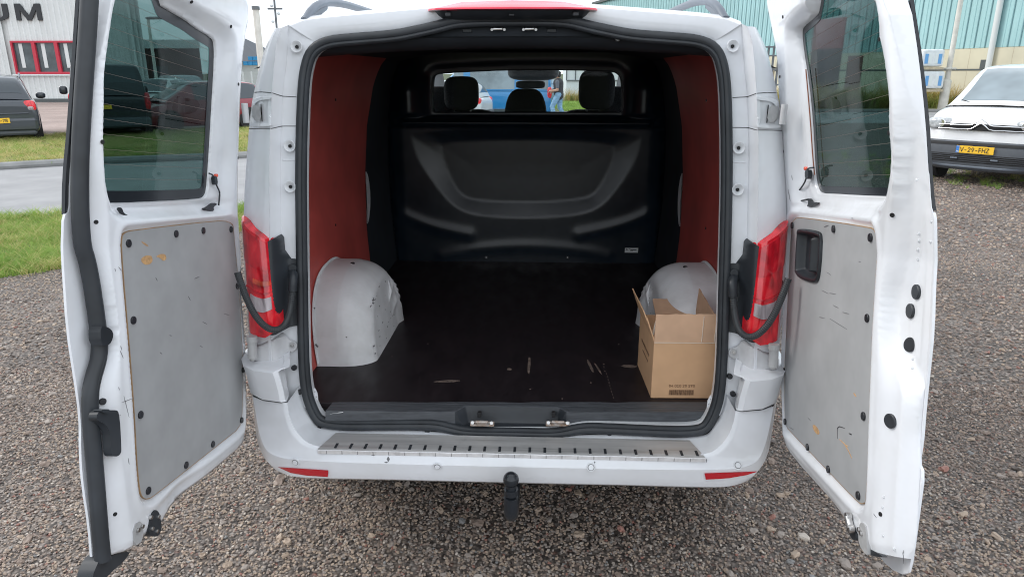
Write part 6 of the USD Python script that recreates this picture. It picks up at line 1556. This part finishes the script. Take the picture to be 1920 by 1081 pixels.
# grey bumper: a band round the nose following the body
def band(s0, t0, t1, off, mat, name, parent=None, ns=26, nt=8):
    m = surf_mesh(bs, s0, 1.0, t0, t1, ns, nt, off)
    return WC.part(name, m, mat, local=True, parent=parent, smooth=40)
def front_curve(z, off, n=41, span=1.0):
    """Plan outline of the nose at height z, from its right side round to its left, pushed out by off (local)."""
    ys_ = np.linspace(1.2, 2.19, 60); I = np.array(Lw); 
    from scipy.interpolate import PchipInterpolator
    w = PchipInterpolator(I[:, 0], I[:, 3])(ys_); zt = PchipInterpolator(I[:, 0], I[:, 2])(ys_); zl = PchipInterpolator(I[:, 0], I[:, 1])(ys_)
    f = np.interp(np.clip((z - zl) / (zt - zl), 0, 1), [0, .05, .22, .5, .78, .93, 1], [.78, .93, .985, 1, .985, .94, .85])
    h = np.stack([w * f, ys_], 1); c_ = np.vstack([h, [(0.0, 2.205)], (h * [-1, 1])[::-1]])
    c_ = smoothline(c_, 121, 1); t = np.gradient(c_, axis=0); nn = np.stack([t[:, 1], -t[:, 0]], 1); nn /= np.linalg.norm(nn, axis=1, keepdims=True)
    if (nn[60] @ (0, 1)) < 0: nn = -nn
    c_ = c_ + nn * off
    a, b = int(60 - 60 * span), int(60 + 60 * span); return resample(c_[a:b + 1], n)
def wrap(zs, offs, span, mat, name, parent=None, back=.06, smooth=35):
    rows = [np.c_[front_curve(z, o, span=span), np.full(41, z)] for z, o in zip(zs, offs)]
    rows = [np.c_[front_curve(zs[0], offs[0] - back, span=span), np.full(41, zs[0])]] + rows + [np.c_[front_curve(zs[-1], offs[-1] - back, span=span), np.full(41, zs[-1])]]
    return WC.part(name, grid(np.array(rows)), mat, local=True, parent=parent, smooth=smooth)
bp_ = wrap([.24, .27, .36, .50, .63, .685, .69], [.02, .05, .075, .085, .075, .05, .01], .92, "grey_bumper", "bumper")
wrap([.275, .292, .315], [.062, .085, .075], .86, "rail_grey", "bumper_lip", bp_)
wrap([.625, .648, .668], [.083, .080, .070], .42, "tyre", "upper_intake", bp_)
lg = wrap([.36, .425, .49], [.076, .087, .088], .50, "tyre", "lower_grille", bp_)
for z in (.382, .412, .442, .470): wrap([z - .004, z, z + .004], [.080 + (z - .37) * .1, .088 + (z - .37) * .1, .080 + (z - .37) * .1], .50, "grey_bumper", "grille_bar", lg, back=.02)
plc = front_curve(.485, .095, 121)[60]
plt_ = WC.part("number_plate", box((0, 2.305, .565), (.52, .012, .112), .002), "plate_yellow", local=True, smooth=False)
WC.part("plate_band", box((.238, 2.3120, .565), (.044, .004, .108)), "plate_blue", local=True, parent=plt_, smooth=False)
WC.part("plate_letters", text("V-29-FHZ", .070, (.205, 2.3115, .530), (-1, 0, 0), (0, 0, 1), .004, False, width=.40), "print_black", local=True, parent=plt_, smooth=False)
WC.part("plate_letter_band", text("NL", .020, (.252, 2.3145, .524), (-1, 0, 0), (0, 0, 1), .002, True), "label_white", local=True, parent=plt_, smooth=False)
# chrome bars with the double chevron between the headlights, traced on the nose
def along(z, off, x): 
    c_ = front_curve(z, off, 121); i = np.argsort(c_[:, 0]); return np.array([x, np.interp(x, c_[i, 0], c_[i, 1]), z])
wrap([.850, .900, .950], [.020, .026, .018], .44, "tyre", "grille")
for zb_, dz in ((.868, .0), (.930, .0)):
    xs_ = np.r_[np.linspace(.60, .17, 12), [.12, .06, .0, -.06, -.12], np.linspace(-.17, -.60, 12)]
    ch = [0.0] * 12 + [.012, .060, .098, .060, .012] + [0.0] * 12
    pts = np.array([along(zb_ + c_, .040, x) for x, c_ in zip(xs_, ch)])
    WC.part("chrome_chevron_bar", tube(pts, 1.0, 8, flat=(.0095, .010), up=(0, 1, 0)), "chrome", local=True, smooth=40)
for sx in (-1, 1):
    hl = WC.part("headlight", superell((sx * .615, 2.035, .935), (.40, .32, .20), .6), "headlamp_glass", local=True, smooth=50)
    for dx, r in ((-.06, .06), (.06, .055)): WC.part("lamp_bowl", disc((sx * (.63 + dx), 2.175 - .05 * abs(dx + .06) * 6, .94), (sx * .4, 1, 0), r, .02, 20), "chrome", local=True, parent=hl, smooth=40)
    WC.part("fog_lamp_frame", superell((sx * .80, 2.02, .50), (.16, .20, .24), .5), "tyre", local=True, parent=bp_, smooth=50)
    WC.part("fog_lamp", superell((sx * .79, 2.10, .57), (.11, .08, .09), .8), "headlamp_glass", local=True, parent=bp_, smooth=50)
    WC.part("parking_light", box((sx * .28, 2.295, .425), (.10, .01, .022), .002), "rail_grey", local=True, parent=bp_)
    WC.part("mirror", superell((sx * .955, .52, 1.22), (.10, .24, .22), .6), "tyre", local=True, smooth=60)
WC.part("mirror_housing", superell((0, .72, 1.60), (.26, .16, .14), .7), "tyre", local=True, smooth=50)
for sx in (-.25, .35): WC.part("wiper", tube([(sx, 1.40, 1.205), (sx + .3, 1.30, 1.28)], .008, 6), "tyre", local=True)
WC.part("scuttle", box((0, 1.42, 1.182), (1.45, .05, .012), .004, (.3, (1, 0, 0))), "tyre", local=True)

# ------------------------------------------------------------------ person walking beyond the windscreen, and the white gate wall behind
pm("skin", (0.42, 0.24, 0.17), .6); pm("hair_dark", (0.015, 0.013, 0.012), .8); pm("vest_dark", (0.035, 0.034, 0.04), .8, var=.3, scale=9); pm("jeans", (0.20, 0.34, 0.48), .9, var=.3, scale=12); pm("shoe", (0.03, 0.03, 0.03), .7); pm("sleeve", (0.10, 0.11, 0.13), .8)
import manifold3d as m3
def limb(chain):
    """Smooth limb: hulls of spheres along a chain of (x, y, z, r)."""
    out = m3.Manifold()
    for (a, b) in zip(chain[:-1], chain[1:]):
        s1 = m3.Manifold.sphere(a[3], 16).translate(list(map(float, a[:3]))); s2 = m3.Manifold.sphere(b[3], 16).translate(list(map(float, b[:3])))
        out = out + m3.Manifold.batch_hull([s1, s2])
    return out
def mf(m, it=6, ref=.03):
    m = m.refine_to_length(ref).to_mesh(); t = trimesh.Trimesh(m.vert_properties[:, :3], m.tri_verts, process=True); trimesh.smoothing.filter_taubin(t, iterations=it); return t
pp_ = aty(1048, 175, 24.0); pe = Thing("person", "person in a dark cap, dark vest and light blue jeans walking beside the blue van", "person", (pp_[0], 24.0, 0), heading=math.radians(75))
torso = limb([(0, 0, .98, .15), (0, .02, 1.15, .15), (0, .03, 1.36, .17)]) + limb([(-.17, .02, 1.40, .075), (.17, .02, 1.40, .075)]) + limb([(0, .03, 1.44, .07), (0, .06, 1.55, .055)])
headm = limb([(0, .08, 1.60, .088), (0, .07, 1.66, .098)]) + limb([(0, .15, 1.58, .045), (0, .14, 1.62, .05)]) + limb([(0, .175, 1.615, .018), (0, .165, 1.64, .015)])
arms = m3.Manifold()
for sx, el, ha in ((-1, (-.25, .0, 1.13), (-.16, .24, 1.10)), (1, (.25, -.02, 1.13), (.15, .24, 1.06))):
    arms = arms + limb([(sx * .20, .02, 1.40, .062), (*el, .048), (*ha, .034)])
    arms = arms + limb([(*ha, .036), (ha[0] * .9, ha[1] + .06, ha[2] - .01, .034)])
    for k in range(4): arms = arms + limb([(ha[0] * .9 + (k - 1.5) * .018, ha[1] + .07, ha[2] - .01, .011), (ha[0] * .9 + (k - 1.5) * .020, ha[1] + .11 - .006 * abs(k - 1), ha[2] - .03, .010), (ha[0] * .9 + (k - 1.5) * .020, ha[1] + .10, ha[2] - .06, .009)])
    arms = arms + limb([(ha[0] * .8, ha[1] + .03, ha[2] + .01, .012), (ha[0] * .62, ha[1] + .07, ha[2] + .02, .010)])
body = pe.part("body", mf(torso + headm + arms, 4, .025), "skin", local=True, smooth=60)
pe.part("vest", mf(limb([(0, 0, .95, .175), (0, .02, 1.15, .172), (0, .03, 1.36, .188)]) + limb([(-.17, .02, 1.39, .085), (.17, .02, 1.39, .085)])), "vest_dark", local=True, parent=body, smooth=60)
for sx, el in ((-1, (-.25, .0, 1.13)), (1, (.25, -.02, 1.13))): pe.part("sleeve", mf(limb([(sx * .20, .02, 1.40, .073), (sx * .235, .0, 1.22, .062)])), "sleeve", local=True, parent=body, smooth=60)
for x, z in ((-.10, 1.28), (.0, 1.24), (.08, 1.30)): pe.part("vest_print", box((.178, x, z), (.02, .04, .10), .006), "label_white", local=True, parent=body)
pe.part("cap", cat(superell((0, .06, 1.715), (.215, .235, .13), .9), superell((0, .20, 1.69), (.16, .14, .025), .8)), "hair_dark", local=True, parent=body, smooth=60)
pe.part("hair", superell((0, .01, 1.64), (.19, .15, .15), .9), "hair_dark", local=True, parent=body, smooth=60)
pe.part("jeans", mf(limb([(-.09, .0, .96, .12), (-.10, .22, .55, .085), (-.10, .10, .12, .062)]) + limb([(.09, .0, .96, .12), (.10, -.02, .52, .085), (.10, -.22, .14, .062)]) + limb([(-.08, 0, .97, .13), (.08, 0, .97, .13)])), "jeans", local=True, parent=body, smooth=60)
for x, y in ((-.10, .13), (.10, -.17)): pe.part("shoe", superell((x, y + .03, .055), (.10, .28, .11), .7), "shoe", local=True, parent=body, smooth=60)
Yw = 44.0; a, b = aty(1062, 150, Yw), aty(1100, 152, Yw); zt_ = aty(1062, 128, Yw)[2]; zb_ = aty(1080, 151, Yw)[2]
x0, x1 = a[0], aty(1180, 152, Yw)[0]
gw = Thing("white_hall", "white panelled hall front with dark frame lines beyond the windscreen", "building", ((x0 + x1) / 2, Yw + 4, 0))
gw.part("wall", box(((x0 + x1) / 2, Yw + 4, 2.2), (x1 - x0, 8, 4.4)), "fascia_white", smooth=False)
for k in range(8): gw.part("mullion", box((x0 + (x1 - x0) * k / 7, Yw - .03, (zb_ + 4.4) / 2), (.07, .08, 4.4 - zb_)), "steel_dark", smooth=False)
for z in (zb_, zb_ + .75, zb_ + 1.5): gw.part("transom", box(((x0 + x1) / 2, Yw - .035, z), (x1 - x0, .09, .06)), "steel_dark", smooth=False)
grass("planting_weeds", "brown and green planting before the white hall", shapely.box(x0, Yw - 2.2, x1, Yw - .6), 90, W1, .5, .9, .05)
flat([(x0 - 1, 30), (x1 + 6, 30), (x1 + 6, 40), (x0 - 1, 40)], .075, "soil_grass", "lawn")
grass("lawn_beyond", "bright green lawn beyond the windscreen on the right", shapely.box(x0 - .5, 30.2, x1 + 5, 39.5), 2600, [(tuft(31, 26, .16, .16, .016, .8), "grass_blade"), (tuft(32, 26, .14, .18, .016, .8), "grass_blade")], .8, 1.3, .07)
